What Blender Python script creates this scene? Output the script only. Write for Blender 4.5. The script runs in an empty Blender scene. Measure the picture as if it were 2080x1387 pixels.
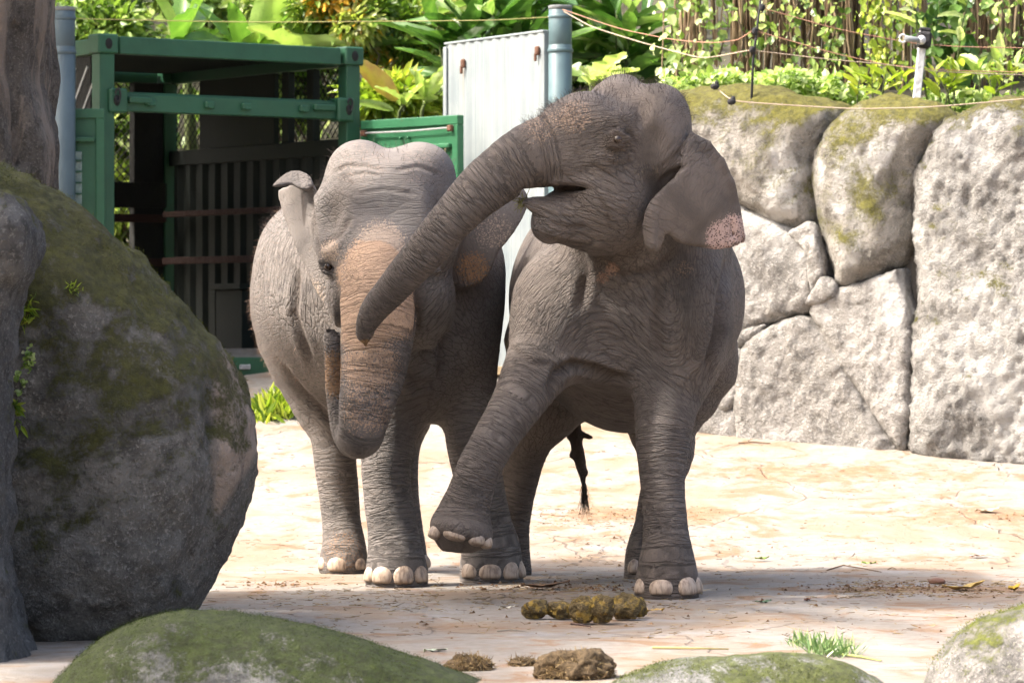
import bpy, bmesh, math, random
import numpy as np
from mathutils import Vector, Matrix
R = math.radians
random.seed(7); RNG = np.random.default_rng(7)
sc = bpy.context.scene
COL = sc.collection

# ---------------------------------------------------------------- camera
FPX, HORZ, CAMZ = 7400.0, 650.0, 1.45          # focal length in photo pixels, horizon row, eye height
cam_d = bpy.data.cameras.new('camera'); cam = bpy.data.objects.new('camera', cam_d); COL.objects.link(cam)
cam.location = (0, 0, CAMZ); cam.rotation_euler = (R(90), 0, 0)
cam_d.sensor_width = 36; cam_d.lens = FPX / 2080 * 36; cam_d.shift_y = -(693.5 - HORZ) / 2080
cam_d.clip_start = 0.5; cam_d.clip_end = 500
cam_d.dof.use_dof = True; cam_d.dof.focus_distance = 19.0; cam_d.dof.aperture_fstop = 5.6
sc.camera = cam
# ---------------------------------------------------------------- world, sun, exposure
SUN = Vector((-0.62, -0.11, 0.79)).normalized()
w = bpy.data.worlds.new('World'); sc.world = w; w.use_nodes = True
nt = w.node_tree; nt.nodes.clear()
sky = nt.nodes.new('ShaderNodeTexSky'); sky.sky_type = 'NISHITA'; sky.sun_disc = False
sky.sun_elevation = math.asin(SUN.z); sky.sun_rotation = math.atan2(SUN.x, SUN.y)
sky.air_density = 1.0; sky.dust_density = 9.0; sky.ozone_density = 0.6
bg = nt.nodes.new('ShaderNodeBackground'); bg.inputs[1].default_value = 0.15
wo = nt.nodes.new('ShaderNodeOutputWorld')
nt.links.new(sky.outputs[0], bg.inputs[0]); nt.links.new(bg.outputs[0], wo.inputs[0])
sl = bpy.data.lights.new('sun', 'SUN'); so = bpy.data.objects.new('sun', sl); COL.objects.link(so)
sl.energy = 2.25; sl.angle = R(2.5); sl.color = (1.0, 0.95, 0.88)
so.rotation_euler = SUN.to_track_quat('Z', 'Y').to_euler(); so.location = (-10, 0, 20)
vs = sc.view_settings; vs.view_transform = 'Standard'; vs.look = 'None'; vs.exposure = 1.82; vs.gamma = 1; vs.use_curve_mapping = False
sc.cycles.use_denoising = True
sc.cycles.use_adaptive_sampling = True; sc.cycles.adaptive_threshold = 0.035; sc.cycles.max_bounces = 4; sc.cycles.diffuse_bounces = 3; sc.cycles.glossy_bounces = 2; sc.cycles.transparent_max_bounces = 4; sc.cycles.caustics_reflective = False

# ---------------------------------------------------------------- helpers
def P(px, py, Y):                                # photo pixel + distance -> world point
    return np.array([(px - 1040.0) / FPX * Y, Y, CAMZ - (py - HORZ) / FPX * Y])
def ground_z(x, y):
    y = np.asarray(y, float); x = np.asarray(x, float)
    t = np.clip(y - 22.0, 0, None)
    rise = 0.165 * (np.sqrt(t * t + 0.36) - 0.6)
    rise = np.where(y < 22, 0, rise)
    rise = np.minimum(rise, 1.22)
    dip = -0.03 * np.exp(-((y - 21.6) / 0.8) ** 2)
    return rise + dip
def g(px, py):                                   # pixel on the ground -> world point
    lo, hi = 10.0, 40.0
    for _ in range(50):
        m = 0.5 * (lo + hi); p = P(px, py, m)
        if p[2] > float(ground_z(p[0], p[1])): lo = m
        else: hi = m
    p = P(px, py, lo); p[2] = float(ground_z(p[0], p[1])); return p

def tag(o, label=None, cat=None, group=None, kind=None):
    if label: o['label'] = label
    if cat: o['category'] = cat
    if group: o['group'] = group
    if kind: o['kind'] = kind
    return o
def empty(name, loc, label=None, cat=None, group=None, kind=None, rz=0):
    o = bpy.data.objects.new(name, None); COL.objects.link(o)
    o.location = [float(v) for v in loc]; o.rotation_euler = (0, 0, rz); o.empty_display_size = 0.1
    return tag(o, label, cat, group, kind)
def link(name, me, parent=None, mat=None):
    o = bpy.data.objects.new(name, me); COL.objects.link(o)
    if mat is not None and not me.materials: me.materials.append(mat)
    if parent is not None:
        o.parent = parent
        o.matrix_parent_inverse = parent_world(parent).inverted()
    return o
def parent_world(p):
    m = p.matrix_basis.copy()
    if p.parent is not None: m = parent_world(p.parent) @ p.matrix_parent_inverse @ m
    return m
def np_mesh(name, V, F, smooth=True, attrs=None):
    V = np.asarray(V, np.float32); F = np.asarray(F, np.int32)
    me = bpy.data.meshes.new(name)
    n = F.shape[1]
    me.vertices.add(len(V)); me.vertices.foreach_set('co', V.ravel())
    me.loops.add(F.size); me.loops.foreach_set('vertex_index', F.ravel())
    me.polygons.add(len(F)); me.polygons.foreach_set('loop_start', np.arange(0, F.size, n, dtype=np.int32))
    try: me.polygons.foreach_set('loop_total', np.full(len(F), n, np.int32))
    except Exception: pass
    me.polygons.foreach_set('use_smooth', np.full(len(F), smooth))
    for k, a in (attrs or {}).items():
        a = np.asarray(a, np.float32)
        if a.ndim == 1: at = me.attributes.new(k, 'FLOAT', 'POINT'); at.data.foreach_set('value', a)
        else: at = me.attributes.new(k, 'FLOAT_VECTOR', 'POINT'); at.data.foreach_set('vector', a.ravel())
    me.update(); me.validate(); return me
def bm_mesh(name, bm, smooth=False):
    me = bpy.data.meshes.new(name); bm.to_mesh(me); bm.free()
    if smooth: me.polygons.foreach_set('use_smooth', [True] * len(me.polygons))
    return me
def add_box(bm, c, s, M=None, bevel=0.0):
    m = Matrix.Translation(Vector(c)) @ Matrix.Diagonal((s[0], s[1], s[2], 1))
    r = bmesh.ops.create_cube(bm, size=1, matrix=m)
    vs_ = r['verts']
    if bevel:
        es = list({e for v in vs_ for e in v.link_edges})
        rb = bmesh.ops.bevel(bm, geom=es, offset=bevel, segments=1, affect='EDGES'); vs_ = list({v for f in rb['faces'] for v in f.verts})
    if M is not None:
        bmesh.ops.transform(bm, matrix=M, verts=[v for v in vs_ if v.is_valid])
    return vs_
def box_obj(name, c, s, mat, parent, M=None, bevel=0.0):
    bm = bmesh.new(); add_box(bm, c, s, None, bevel)
    if M is not None: bm.transform(M)
    return link(name, bm_mesh(name, bm), parent, mat)
def tube(pts, rad, seg=8, cap=True):
    """verts, quads of a tube along pts; rad scalar or list"""
    pts = np.asarray(pts, float); n = len(pts); rad = np.broadcast_to(np.asarray(rad, float), (n,))
    T = np.gradient(pts, axis=0); T /= np.linalg.norm(T, axis=1, keepdims=True) + 1e-9
    ref = np.array([0, 0, 1.0]) if abs(T[:, 2]).mean() < 0.8 else np.array([1.0, 0, 0])
    U = np.cross(T, ref); U /= np.linalg.norm(U, axis=1, keepdims=True) + 1e-9
    W = np.cross(T, U)
    a = np.linspace(0, 2 * np.pi, seg, endpoint=False)
    V = pts[:, None] + rad[:, None, None] * (np.cos(a)[None, :, None] * U[:, None] + np.sin(a)[None, :, None] * W[:, None])
    V = V.reshape(-1, 3); i = np.arange(n - 1)[:, None] * seg; j = np.arange(seg)[None]
    k = (j + 1) % seg
    F = np.stack([i + j, i + k, i + seg + k, i + seg + j], -1).reshape(-1, 4)
    if cap:
        V = np.vstack([V, pts[:1], pts[-1:]]); c0, c1 = n * seg, n * seg + 1
        jj = np.arange(0, seg, 2)
        A = np.stack([np.full(len(jj), c0), (jj + 2) % seg, (jj + 1) % seg, jj], -1)
        B = np.stack([np.full(len(jj), c1), (n - 1) * seg + jj, (n - 1) * seg + (jj + 1) % seg, (n - 1) * seg + (jj + 2) % seg], -1)
        F = np.vstack([F, A, B])
    return V, F
class Geo:                                        # collects numpy verts and quads
    def __init__(s): s.V = []; s.F = []; s.n = 0; s.A = []
    def add(s, V, F, a=None):
        s.V.append(V); s.F.append(np.asarray(F) + s.n); s.n += len(V)
        if a is not None: s.A.append(np.broadcast_to(np.asarray(a, float), (len(V),)))
    def mesh(s, name, smooth=True):
        return np_mesh(name, np.vstack(s.V), np.vstack(s.F), smooth, {'rnd': np.concatenate(s.A)} if s.A else None)

# value noise
_perm = np.random.default_rng(3).random(4096).astype(np.float32)
def _h(ix, iy, iz):
    k = (ix * 73856093) ^ (iy * 19349663) ^ (iz * 83492791)
    return _perm[(k ^ (k >> 13)) & 4095]
def vnoise(p):
    p = np.asarray(p, np.float64); i = np.floor(p).astype(np.int64); f = p - i; f = f * f * (3 - 2 * f)
    x, y, z = i.T; fx, fy, fz = f.T
    def L(a, b, t): return a + (b - a) * t
    c00 = L(_h(x, y, z), _h(x + 1, y, z), fx); c10 = L(_h(x, y + 1, z), _h(x + 1, y + 1, z), fx)
    c01 = L(_h(x, y, z + 1), _h(x + 1, y, z + 1), fx); c11 = L(_h(x, y + 1, z + 1), _h(x + 1, y + 1, z + 1), fx)
    return L(L(c00, c10, fy), L(c01, c11, fy), fz) * 2 - 1
def fbm(p, oct=4, gain=0.5):
    s = 0; a = 1.0; p = np.asarray(p, float)
    for o in range(oct): s = s + a * vnoise(p * 2 ** o + 17.3 * o); a *= gain
    return s

# ---------------------------------------------------------------- implicit surfaces
class Field:
    def __init__(s, lo, hi, h):
        s.lo = np.asarray(lo, float); s.h = h
        s.n = np.ceil((np.asarray(hi, float) - s.lo) / h).astype(int) + 1
        s.D = np.full(s.n, 1.0, np.float32)
        s.ax = [(s.lo[i] + h * np.arange(s.n[i])).astype(np.float32) for i in range(3)]
    def _block(s, lo, hi, m):
        a = np.clip(np.floor((np.asarray(lo) - m - s.lo) / s.h).astype(int), 0, s.n)
        b = np.clip(np.ceil((np.asarray(hi) + m - s.lo) / s.h).astype(int) + 1, 0, s.n)
        return tuple(slice(a[i], b[i]) for i in range(3))
    def _xyz(s, b):
        return s.ax[0][b[0]][:, None, None], s.ax[1][b[1]][None, :, None], s.ax[2][b[2]][None, None, :]
    def _apply(s, b, d, k, mode):
        a = s.D[b]
        if mode == 'sub': a2 = -a; d2 = d
        elif mode == 'int': a2 = -a; d2 = -d
        else: a2 = a; d2 = d
        h = np.maximum(k - np.abs(a2 - d2), 0) / k
        r = np.minimum(a2, d2) - h * h * (k * 0.25)
        s.D[b] = r if mode == 'add' else -r
    def cone(s, p, q, ra, rb, k=0.05, mode='add'):
        p = np.asarray(p, float); q = np.asarray(q, float); rm = max(ra, rb)
        b = s._block(np.minimum(p, q) - rm, np.maximum(p, q) + rm, k + 2 * s.h)
        x, y, z = s._xyz(b); ba = (q - p).astype(np.float32); l2 = float(ba @ ba) + 1e-9
        dx, dy, dz = x - np.float32(p[0]), y - np.float32(p[1]), z - np.float32(p[2])
        t = np.clip((dx * ba[0] + dy * ba[1] + dz * ba[2]) / l2, 0, 1)
        d = np.sqrt((dx - t * ba[0]) ** 2 + (dy - t * ba[1]) ** 2 + (dz - t * ba[2]) ** 2) - (ra + t * np.float32(rb - ra))
        s._apply(b, d, k, mode)
    def chain(s, nodes, k=0.05, kj=0.03, mode='add'):
        for i in range(len(nodes) - 1):
            (p, ra), (q, rb) = nodes[i], nodes[i + 1]
            s.cone(p, q, ra, rb, k if i == 0 else max(kj, k), mode)
    def limb(s, nodes, k=0.05, sub=3):
        nodes = catmull(nodes, sub); Pn = np.array([q[0] for q in nodes]); Rn = np.array([q[1] for q in nodes])
        b = s._block((Pn - Rn[:, None]).min(0), (Pn + Rn[:, None]).max(0), k + 2 * s.h); x, y, z = s._xyz(b); D = None
        for i in range(len(nodes) - 1):
            p, q, ra, rb = Pn[i], Pn[i + 1], Rn[i], Rn[i + 1]; ba = (q - p).astype(np.float32); l2 = float(ba @ ba) + 1e-9
            dx, dy, dz = x - np.float32(p[0]), y - np.float32(p[1]), z - np.float32(p[2])
            t = np.clip((dx * ba[0] + dy * ba[1] + dz * ba[2]) / l2, 0, 1)
            d = np.sqrt((dx - t * ba[0]) ** 2 + (dy - t * ba[1]) ** 2 + (dz - t * ba[2]) ** 2) - (ra + t * np.float32(rb - ra))
            D = d if D is None else np.minimum(D, d)
        s._apply(b, D, k, 'add')
    def ell(s, c, r, k=0.05, rot=None, mode='add'):
        c = np.asarray(c, float); r = np.asarray(r, float); rm = r.max()
        b = s._block(c - rm, c + rm, k + 2 * s.h); x, y, z = s._xyz(b)
        dx, dy, dz = x - np.float32(c[0]), y - np.float32(c[1]), z - np.float32(c[2])
        if rot is not None:
            M = np.asarray(rot, np.float32)      # rows: local axes
            dx, dy, dz = [M[i, 0] * dx + M[i, 1] * dy + M[i, 2] * dz for i in range(3)]
        k0 = np.sqrt((dx / r[0]) ** 2 + (dy / r[1]) ** 2 + (dz / r[2]) ** 2)
        k1 = np.sqrt((dx / r[0] ** 2) ** 2 + (dy / r[1] ** 2) ** 2 + (dz / r[2] ** 2) ** 2) + 1e-6
        s._apply(b, (k0 * (k0 - 1) / k1).astype(np.float32), k, mode)
    def plate(s, poly, O, U, Vv, N, half, rnd, k, bend=None, mode='add', bulge=0.0, bulge_r=1.0):
        """polygon (list of local u,v) in the frame O,U,V,N; half thickness; rounded edges"""
        poly = np.asarray(poly, float); O, U, Vv, N = [np.asarray(a, float) for a in (O, U, Vv, N)]
        pw = O + poly[:, :1] * U + poly[:, 1:] * Vv
        pw = np.vstack([pw + N * (half + bulge), pw - N * (half + bulge)])
        b = s._block(pw.min(0), pw.max(0), k + 2 * s.h + (0.12 if bend else 0)); x, y, z = s._xyz(b)
        dx, dy, dz = x - O[0], y - O[1], z - O[2]
        u = (U[0] * dx + U[1] * dy + U[2] * dz).astype(np.float32); v = (Vv[0] * dx + Vv[1] * dy + Vv[2] * dz).astype(np.float32)
        w_ = (N[0] * dx + N[1] * dy + N[2] * dz).astype(np.float32)
        d2 = poly_sdf(u, v, poly)
        if bend: w_ = w_ - bend(u, v)
        hh = half + (bulge * (1 - np.clip(1 + d2 / bulge_r, 0, 1) ** 2) if bulge else 0)
        a = d2 + rnd; c = np.abs(w_) - (hh - rnd)
        d = np.sqrt(np.maximum(a, 0) ** 2 + np.maximum(c, 0) ** 2) + np.minimum(np.maximum(a, c), 0) - rnd
        s._apply(b, d.astype(np.float32), k, mode)
    def halfspace(s, p, n, k=0.02):               # keep the side where (x-p).n < 0
        n = np.asarray(n, float) / np.linalg.norm(n)
        x, y, z = s._xyz((slice(None),) * 3)
        d = ((x - p[0]) * n[0] + (y - p[1]) * n[1] + (z - p[2]) * n[2]).astype(np.float32)
        s._apply((slice(None),) * 3, d, k, 'int')
    def nets(s):
        D = s.D; D[0], D[-1] = 1, 1; D[:, 0], D[:, -1] = 1, 1; D[:, :, 0], D[:, :, -1] = 1, 1
        I = D < 0; nx, ny, nz = D.shape
        cnt = np.zeros((nx - 1, ny - 1, nz - 1), np.int8)
        cs = [(a, b, c) for a in (0, 1) for b in (0, 1) for c in (0, 1)]
        for a, b, c in cs: cnt += I[a:nx - 1 + a, b:ny - 1 + b, c:nz - 1 + c]
        act = (cnt > 0) & (cnt < 8); ci = np.argwhere(act)
        idx = np.full(act.shape, -1, np.int32); idx[act] = np.arange(len(ci))
        val = {c: D[ci[:, 0] + c[0], ci[:, 1] + c[1], ci[:, 2] + c[2]] for c in cs}
        acc = np.zeros((len(ci), 3)); num = np.zeros(len(ci))
        for c0 in cs:
            for axn in range(3):
                if c0[axn]: continue
                c1 = tuple(1 if i == axn else c0[i] for i in range(3))
                a, b = val[c0], val[c1]; m = (a < 0) != (b < 0)
                t = np.where(m, a / (a - b + 1e-20), 0)
                for i in range(3):
                    acc[:, i] += np.where(m, c0[i] + (t if i == axn else 0), 0)
                num += m
        V = s.lo + s.h * (ci + acc / num[:, None])
        Q = []
        for axn in range(3):
            sl0 = [slice(None)] * 3; sl1 = [slice(None)] * 3; sl0[axn] = slice(0, -1); sl1[axn] = slice(1, None)
            a, b = I[tuple(sl0)], I[tuple(sl1)]
            e = np.argwhere(a != b); flip = a[tuple(e.T)]
            o1, o2 = [i for i in range(3) if i != axn]
            q = []
            for (s1, s2) in ((0, 0), (-1, 0), (-1, -1), (0, -1)):
                f = e.copy(); f[:, o1] += s1; f[:, o2] += s2; q.append(idx[tuple(f.T)])
            q = np.stack(q, -1)
            if axn == 1: flip = ~flip
            q[flip] = q[flip][:, ::-1]; Q.append(q)
        F = np.vstack(Q)[:, ::-1]
        return V, np.ascontiguousarray(F)
def catmull(nodes, sub=3):
    A = np.array([[*q[0], q[1]] for q in nodes]); A = np.vstack([2 * A[0] - A[1], A, 2 * A[-1] - A[-2]]); out = []
    for i in range(1, len(A) - 2):
        a, b, c, d = A[i - 1:i + 3]
        for t in np.arange(sub) / sub:
            out.append(.5 * (2 * b + (c - a) * t + (2 * a - 5 * b + 4 * c - d) * t * t + (3 * b - a - 3 * c + d) * t ** 3))
    out.append(A[-2]); return [(o[:3], float(o[3])) for o in out]
def poly_sdf(u, v, poly):
    u, v = np.broadcast_arrays(u, v); d = np.full(u.shape, 1e9, np.float32); sgn = np.zeros(u.shape, bool)
    n = len(poly)
    for i in range(n):
        a, b = poly[i], poly[i - 1]; ex, ey = b - a; wx, wy = u - a[0], v - a[1]
        t = np.clip((wx * ex + wy * ey) / (ex * ex + ey * ey + 1e-12), 0, 1)
        d = np.minimum(d, (wx - ex * t) ** 2 + (wy - ey * t) ** 2)
        c1 = (a[1] > v) != (b[1] > v)
        if abs(ey) > 1e-12: sgn ^= c1 & (u < ex * (v - a[1]) / ey + a[0])
    d = np.sqrt(d); return np.where(sgn, -d, d).astype(np.float32)
def smooth_poly(poly, n=2):
    p = np.asarray(poly, float)
    for _ in range(n):
        q = np.roll(p, -1, 0); p = np.stack([0.75 * p + 0.25 * q, 0.25 * p + 0.75 * q], 1).reshape(-1, 2)
    return p
def vnormals(V, F):
    n = np.cross(V[F[:, 2]] - V[F[:, 0]], V[F[:, 3]] - V[F[:, 1]])
    N = np.zeros_like(V)
    for c in range(4):
        for i in range(3): N[:, i] += np.bincount(F[:, c], n[:, i], len(V))
    return N / (np.linalg.norm(N, axis=1, keepdims=True) + 1e-12)
def relax(V, F, it=1, lam=0.5):
    for _ in range(it):
        S = np.zeros_like(V); C = np.zeros(len(V))
        for c in range(4):
            a, b = F[:, c], F[:, (c + 1) % 4]
            for i in range(3): S[:, i] += np.bincount(a, V[b, i], len(V)) + np.bincount(b, V[a, i], len(V))
            C += np.bincount(a, minlength=len(V)) + np.bincount(b, minlength=len(V))
        V = V + lam * (S / C[:, None] - V)
    return V

# ---------------------------------------------------------------- material nodes
ALB = 0.74                                        # one scale on every non-leaf base colour
class NT:
    def __init__(s, name):
        s.m = bpy.data.materials.new(name); s.m.use_nodes = True; s.t = s.m.node_tree; s.t.nodes.clear()
    def n(s, typ, **kw):
        nd = s.t.nodes.new('ShaderNode' + typ)
        for k, v in kw.items(): setattr(nd, k, v)
        return nd
    def put(s, sock, v):
        if hasattr(v, 'node'): s.t.links.new(v, sock)
        elif isinstance(v, (tuple, list)) and len(v) == 3 and len(sock.default_value) == 4: sock.default_value = (*v, 1)
        else: sock.default_value = v
    def coord(s, kind='Object'): return s.n('TexCoord').outputs[kind]
    def attr(s, name, out='Fac'): return s.n('Attribute', attribute_name=name).outputs[out]
    def map(s, vec, scale=(1, 1, 1), loc=(0, 0, 0), rot=(0, 0, 0)):
        m = s.n('Mapping'); s.put(m.inputs['Vector'], vec); m.inputs['Scale'].default_value = scale; m.inputs['Location'].default_value = loc; m.inputs['Rotation'].default_value = rot
        return m.outputs[0]
    def noise(s, vec, scale, detail=4, rough=0.55, dist=0.0, out='Fac'):
        x = s.n('TexNoise'); s.put(x.inputs['Vector'], vec); s.put(x.inputs['Scale'], scale)
        x.inputs['Detail'].default_value = min(detail, 4); x.inputs['Roughness'].default_value = rough; x.inputs['Distortion'].default_value = dist
        return x.outputs[out]
    def voro(s, vec, scale, feature='F1', out='Distance', rand=1.0):
        x = s.n('TexVoronoi', feature=feature); s.put(x.inputs['Vector'], vec); s.put(x.inputs['Scale'], scale); x.inputs['Randomness'].default_value = rand
        return x.outputs[out]
    def math(s, op, a, b=None, c=None, clamp=False):
        x = s.n('Math', operation=op, use_clamp=clamp); s.put(x.inputs[0], a)
        if b is not None: s.put(x.inputs[1], b)
        if c is not None: s.put(x.inputs[2], c)
        return x.outputs[0]
    def vmath(s, op, a, b):
        x = s.n('VectorMath', operation=op); s.put(x.inputs[0], a); s.put(x.inputs[1], b); return x.outputs[0]
    def step(s, v, lo, hi, a=0.0, b=1.0):
        x = s.n('MapRange', interpolation_type='SMOOTHSTEP'); s.put(x.inputs[0], v)
        for i, q in enumerate((lo, hi, a, b)): x.inputs[i + 1].default_value = q
        return x.outputs[0]
    def mix(s, f, a, b, blend='MIX'):
        x = s.n('Mix', data_type='RGBA', blend_type=blend); s.put(x.inputs[0], f); s.put(x.inputs[6], a); s.put(x.inputs[7], b); return x.outputs[2]
    def ramp(s, f, stops):
        x = s.n('ValToRGB'); s.put(x.inputs[0], f); e = x.color_ramp.elements
        while len(e) < len(stops): e.new(0.5)
        for el, (p, c) in zip(e, stops): el.position = p; el.color = (*c, 1)
        return x.outputs[0]
    def sep(s, v):
        x = s.n('SeparateXYZ'); s.put(x.inputs[0], v); return x.outputs
    def comb(s, a, b, c):
        x = s.n('CombineXYZ'); s.put(x.inputs[0], a); s.put(x.inputs[1], b); s.put(x.inputs[2], c); return x.outputs[0]
    def bump(s, h, dist, strength=1.0, normal=None):
        x = s.n('Bump'); s.put(x.inputs['Height'], h); x.inputs['Distance'].default_value = dist; s.put(x.inputs['Strength'], strength)
        if normal is not None: s.put(x.inputs['Normal'], normal)
        return x.outputs[0]
    def bsdf(s, color, rough=0.6, normal=None, metal=0.0, spec=0.5, alb=ALB):
        color = s.mix(1.0, color, (alb, alb, alb), 'MULTIPLY') if alb != 1 else color
        x = s.n('BsdfPrincipled'); s.put(x.inputs['Base Color'], color); s.put(x.inputs['Roughness'], rough)
        x.inputs['Metallic'].default_value = metal; x.inputs['Specular IOR Level'].default_value = spec
        if normal is not None: s.put(x.inputs['Normal'], normal)
        return x.outputs[0]
    def out(s, sh):
        o = s.n('OutputMaterial'); s.t.links.new(sh, o.inputs[0]); return s.m
# ================================================================ GROUND
def ground():
    ys = np.concatenate([np.linspace(-60, 8, 12), np.arange(9, 32, .09), np.linspace(32.5, 120, 30)])
    xs = np.concatenate([np.linspace(-90, -9, 16), np.arange(-8, 8.01, .12), np.linspace(9, 90, 16)])
    X, Y = np.meshgrid(xs, ys, indexing='ij'); Z = ground_z(X, Y)
    p = np.stack([X.ravel(), Y.ravel(), np.zeros(X.size)], 1)
    Z = Z + (0.012 * fbm(p * [.8, .8, 1], 3) * 0.8).reshape(X.shape) * np.clip((np.abs(Y - 20) - .0) / 3 + .25, 0, 1)
    nx, ny = X.shape; i = np.arange(nx - 1)[:, None] * ny + np.arange(ny - 1)[None]
    F = np.stack([i, i + ny, i + ny + 1, i + 1], -1).reshape(-1, 4)
    V = np.stack([X.ravel(), Y.ravel(), Z.ravel()], 1)
    soil = np.zeros(len(V))
    for px, py, rx, ry, a in ((1900, 1197, 1.1, .30, 1.0), (1240, 1046, .55, .35, .9), (1430, 1043, .35, .25, .9), (1650, 965, 1.6, .8, .7), (2000, 1045, .9, .5, .8), (1130, 1192, .8, .25, .5), (560, 1186, .6, .25, .5), (700, 930, 1.0, .6, .35), (1500, 1300, 1.0, .4, .4), (1850, 1260, .9, .4, .45)):
        q = g(px, py); soil = np.maximum(soil, a * np.exp(-((V[:, 0] - q[0]) / rx) ** 2 - ((V[:, 1] - q[1]) / ry) ** 2))
    n = NT('trodden_concrete'); ob = n.coord('Object')
    w1 = n.noise(ob, .9, 6, .62, .6); w2 = n.noise(n.map(ob, (1, 1, 1), (7, 3, 0)), 2.6, 6, .65, .8); w3 = n.noise(ob, 14, 6, .7); w4 = n.noise(ob, 90, 4, .7)
    c = n.mix(n.step(w3, .35, .7), (.32, .285, .245), (.39, .355, .315))
    c = n.mix(n.math('MULTIPLY', n.step(w1, .46, .62), .7), c, (.33, .235, .155))
    c = n.mix(n.math('MULTIPLY', n.step(w2, .51, .66), .80), c, (.30, .18, .10))
    c = n.mix(n.math('MULTIPLY', n.step(n.noise(n.map(ob, (1, 1, 1), (2, 9, 0)), 1.6, 5, .6, .5), .55, .70), .7), c, (.40, .39, .38))
    sm = n.step(n.math('ADD', n.attr('soil'), n.math('MULTIPLY', n.math('SUBTRACT', n.noise(ob, 5, 6, .75, .5), .5), 1.5)), .42, .75)
    c = n.mix(n.math('MULTIPLY', sm, .85), c, n.mix(n.step(w3, .4, .65), (.27, .165, .095), (.36, .24, .15)))
    c = n.mix(n.math('MULTIPLY', n.step(w4, .58, .78), .5), c, (.22, .17, .13))
    cr = n.voro(n.vmath('ADD', ob, n.vmath('MULTIPLY', n.noise(ob, 1.2, 4, out='Color'), (.8, .8, .8))), .55, 'DISTANCE_TO_EDGE')
    crk = n.step(cr, .008, .002)
    c = n.mix(n.math('MULTIPLY', crk, n.math('MULTIPLY', n.step(w1, .50, .58), .5)), c, (.12, .09, .07))
    h = n.math('ADD', n.math('MULTIPLY', w3, .6), n.math('ADD', n.math('MULTIPLY', w4, .35), n.math('MULTIPLY', crk, -.5)))
    m = n.out(n.bsdf(c, .85, n.bump(h, .02), spec=.25))
    o = link('ground', np_mesh('ground', V, F, True, {'soil': soil}), None, m); tag(o, kind='structure')
ground()
# ================================================================ ROCKS
def rock_mat(name, c1, c2, spots, moss, m_lo, m_hi, pale=None, sc_=1.0, pit=0.012, streak=0.0, spot_amt=.6, rough=.88, stain=.55):
    n = NT(name); ob = n.coord('Object'); nz = n.sep(n.n('NewGeometry').outputs['Normal'])[2]
    a = n.noise(ob, 2.2 * sc_, 6, .65, .3); b = n.noise(ob, 9 * sc_, 6, .7); f = n.noise(ob, 55 * sc_, 5, .75)
    st = n.noise(n.map(ob, (1, 1, .18)), 6 * sc_, 5, .65)
    c = n.mix(n.step(a, .36, .66), c1, c2)
    c = n.mix(n.math('MULTIPLY', n.step(b, .48, .66), .75), c, tuple(x * .45 for x in c1))
    c = n.mix(n.math('MULTIPLY', n.step(n.noise(n.map(ob, (1, 1, .5), (5, 5, 5)), 1.1 * sc_, 4, .7, .6), .50, .68), stain), c, tuple(x * .5 for x in c1))
    if streak: c = n.mix(n.math('MULTIPLY', n.step(st, .5, .7), streak), c, tuple(x * .5 for x in c1))
    c = n.mix(n.math('MULTIPLY', n.step(f, .52, .64), spot_amt), c, spots); c = n.mix(n.math('MULTIPLY', n.step(n.noise(ob, 26 * sc_, 5, .75), .56, .66), spot_amt * .8), c, tuple(x * .45 for x in c1))
    c = n.mix(n.math('MULTIPLY', n.step(n.noise(ob, 70 * sc_, 4, .7), .58, .75), .5), c, tuple(x * .35 for x in c1))
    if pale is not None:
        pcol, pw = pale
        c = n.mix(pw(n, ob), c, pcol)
    mm = n.math('ADD', n.math('MULTIPLY', nz, .62), n.math('ADD', n.math('MULTIPLY', n.math('SUBTRACT', n.noise(ob, 2.6 * sc_, 6, .68, .4), .5), 1.7), n.math('MULTIPLY', n.math('SUBTRACT', f, .5), .9)))
    mw = n.step(mm, m_lo, m_hi)
    mc = n.mix(n.step(n.noise(ob, 24, 5, .7), .3, .7), tuple(x * .6 for x in moss), tuple(min(1, x * 1.45) for x in moss))
    c = n.mix(n.math('MULTIPLY', mw, .9), c, mc)
    h = n.math('ADD', n.math('MULTIPLY', b, 1.0), n.math('ADD', n.math('MULTIPLY', f, .45), n.math('MULTIPLY', n.noise(ob, 160 * sc_, 3, .7), n.math('MULTIPLY_ADD', mw, .35, .12))))
    return n.out(n.bsdf(c, rough, n.bump(h, pit * 2.5), spec=.3))
def plate_rock(poly, O, U, Vv, N, half, rnd, h, disp, bulge=0.0, bulge_r=1.0, extra=None, w0=0.0):
    O = np.asarray(O, float) + np.asarray(N) * w0
    q = np.asarray(poly, float); pw = O + q[:, :1] * U + q[:, 1:] * Vv
    pw = np.vstack([pw + N * (half + bulge), pw - N * (half + bulge)])
    F = Field(pw.min(0) - .15, pw.max(0) + .15, h); F.plate(q, O, U, Vv, N, half, rnd, .02, None, 'add', bulge, bulge_r)
    if extra: extra(F)
    V, Fc = F.nets(); V = relax(V, Fc, 2); Nn = vnormals(V, Fc); hh = 0
    for a, f, o in disp: hh = hh + a * fbm(V * f, o)
    return V + Nn * np.asarray(hh)[:, None], Fc
def cam_frame(poly, Y):
    pts = np.array([P(a, b, Y) for a, b in poly]); O = pts.mean(0)
    return np.stack([pts[:, 0] - O[0], pts[:, 2] - O[2]], 1), O, np.array([1., 0, 0]), np.array([0, 0, 1.]), np.array([0, -1., 0])
ROCKV = {}
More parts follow.
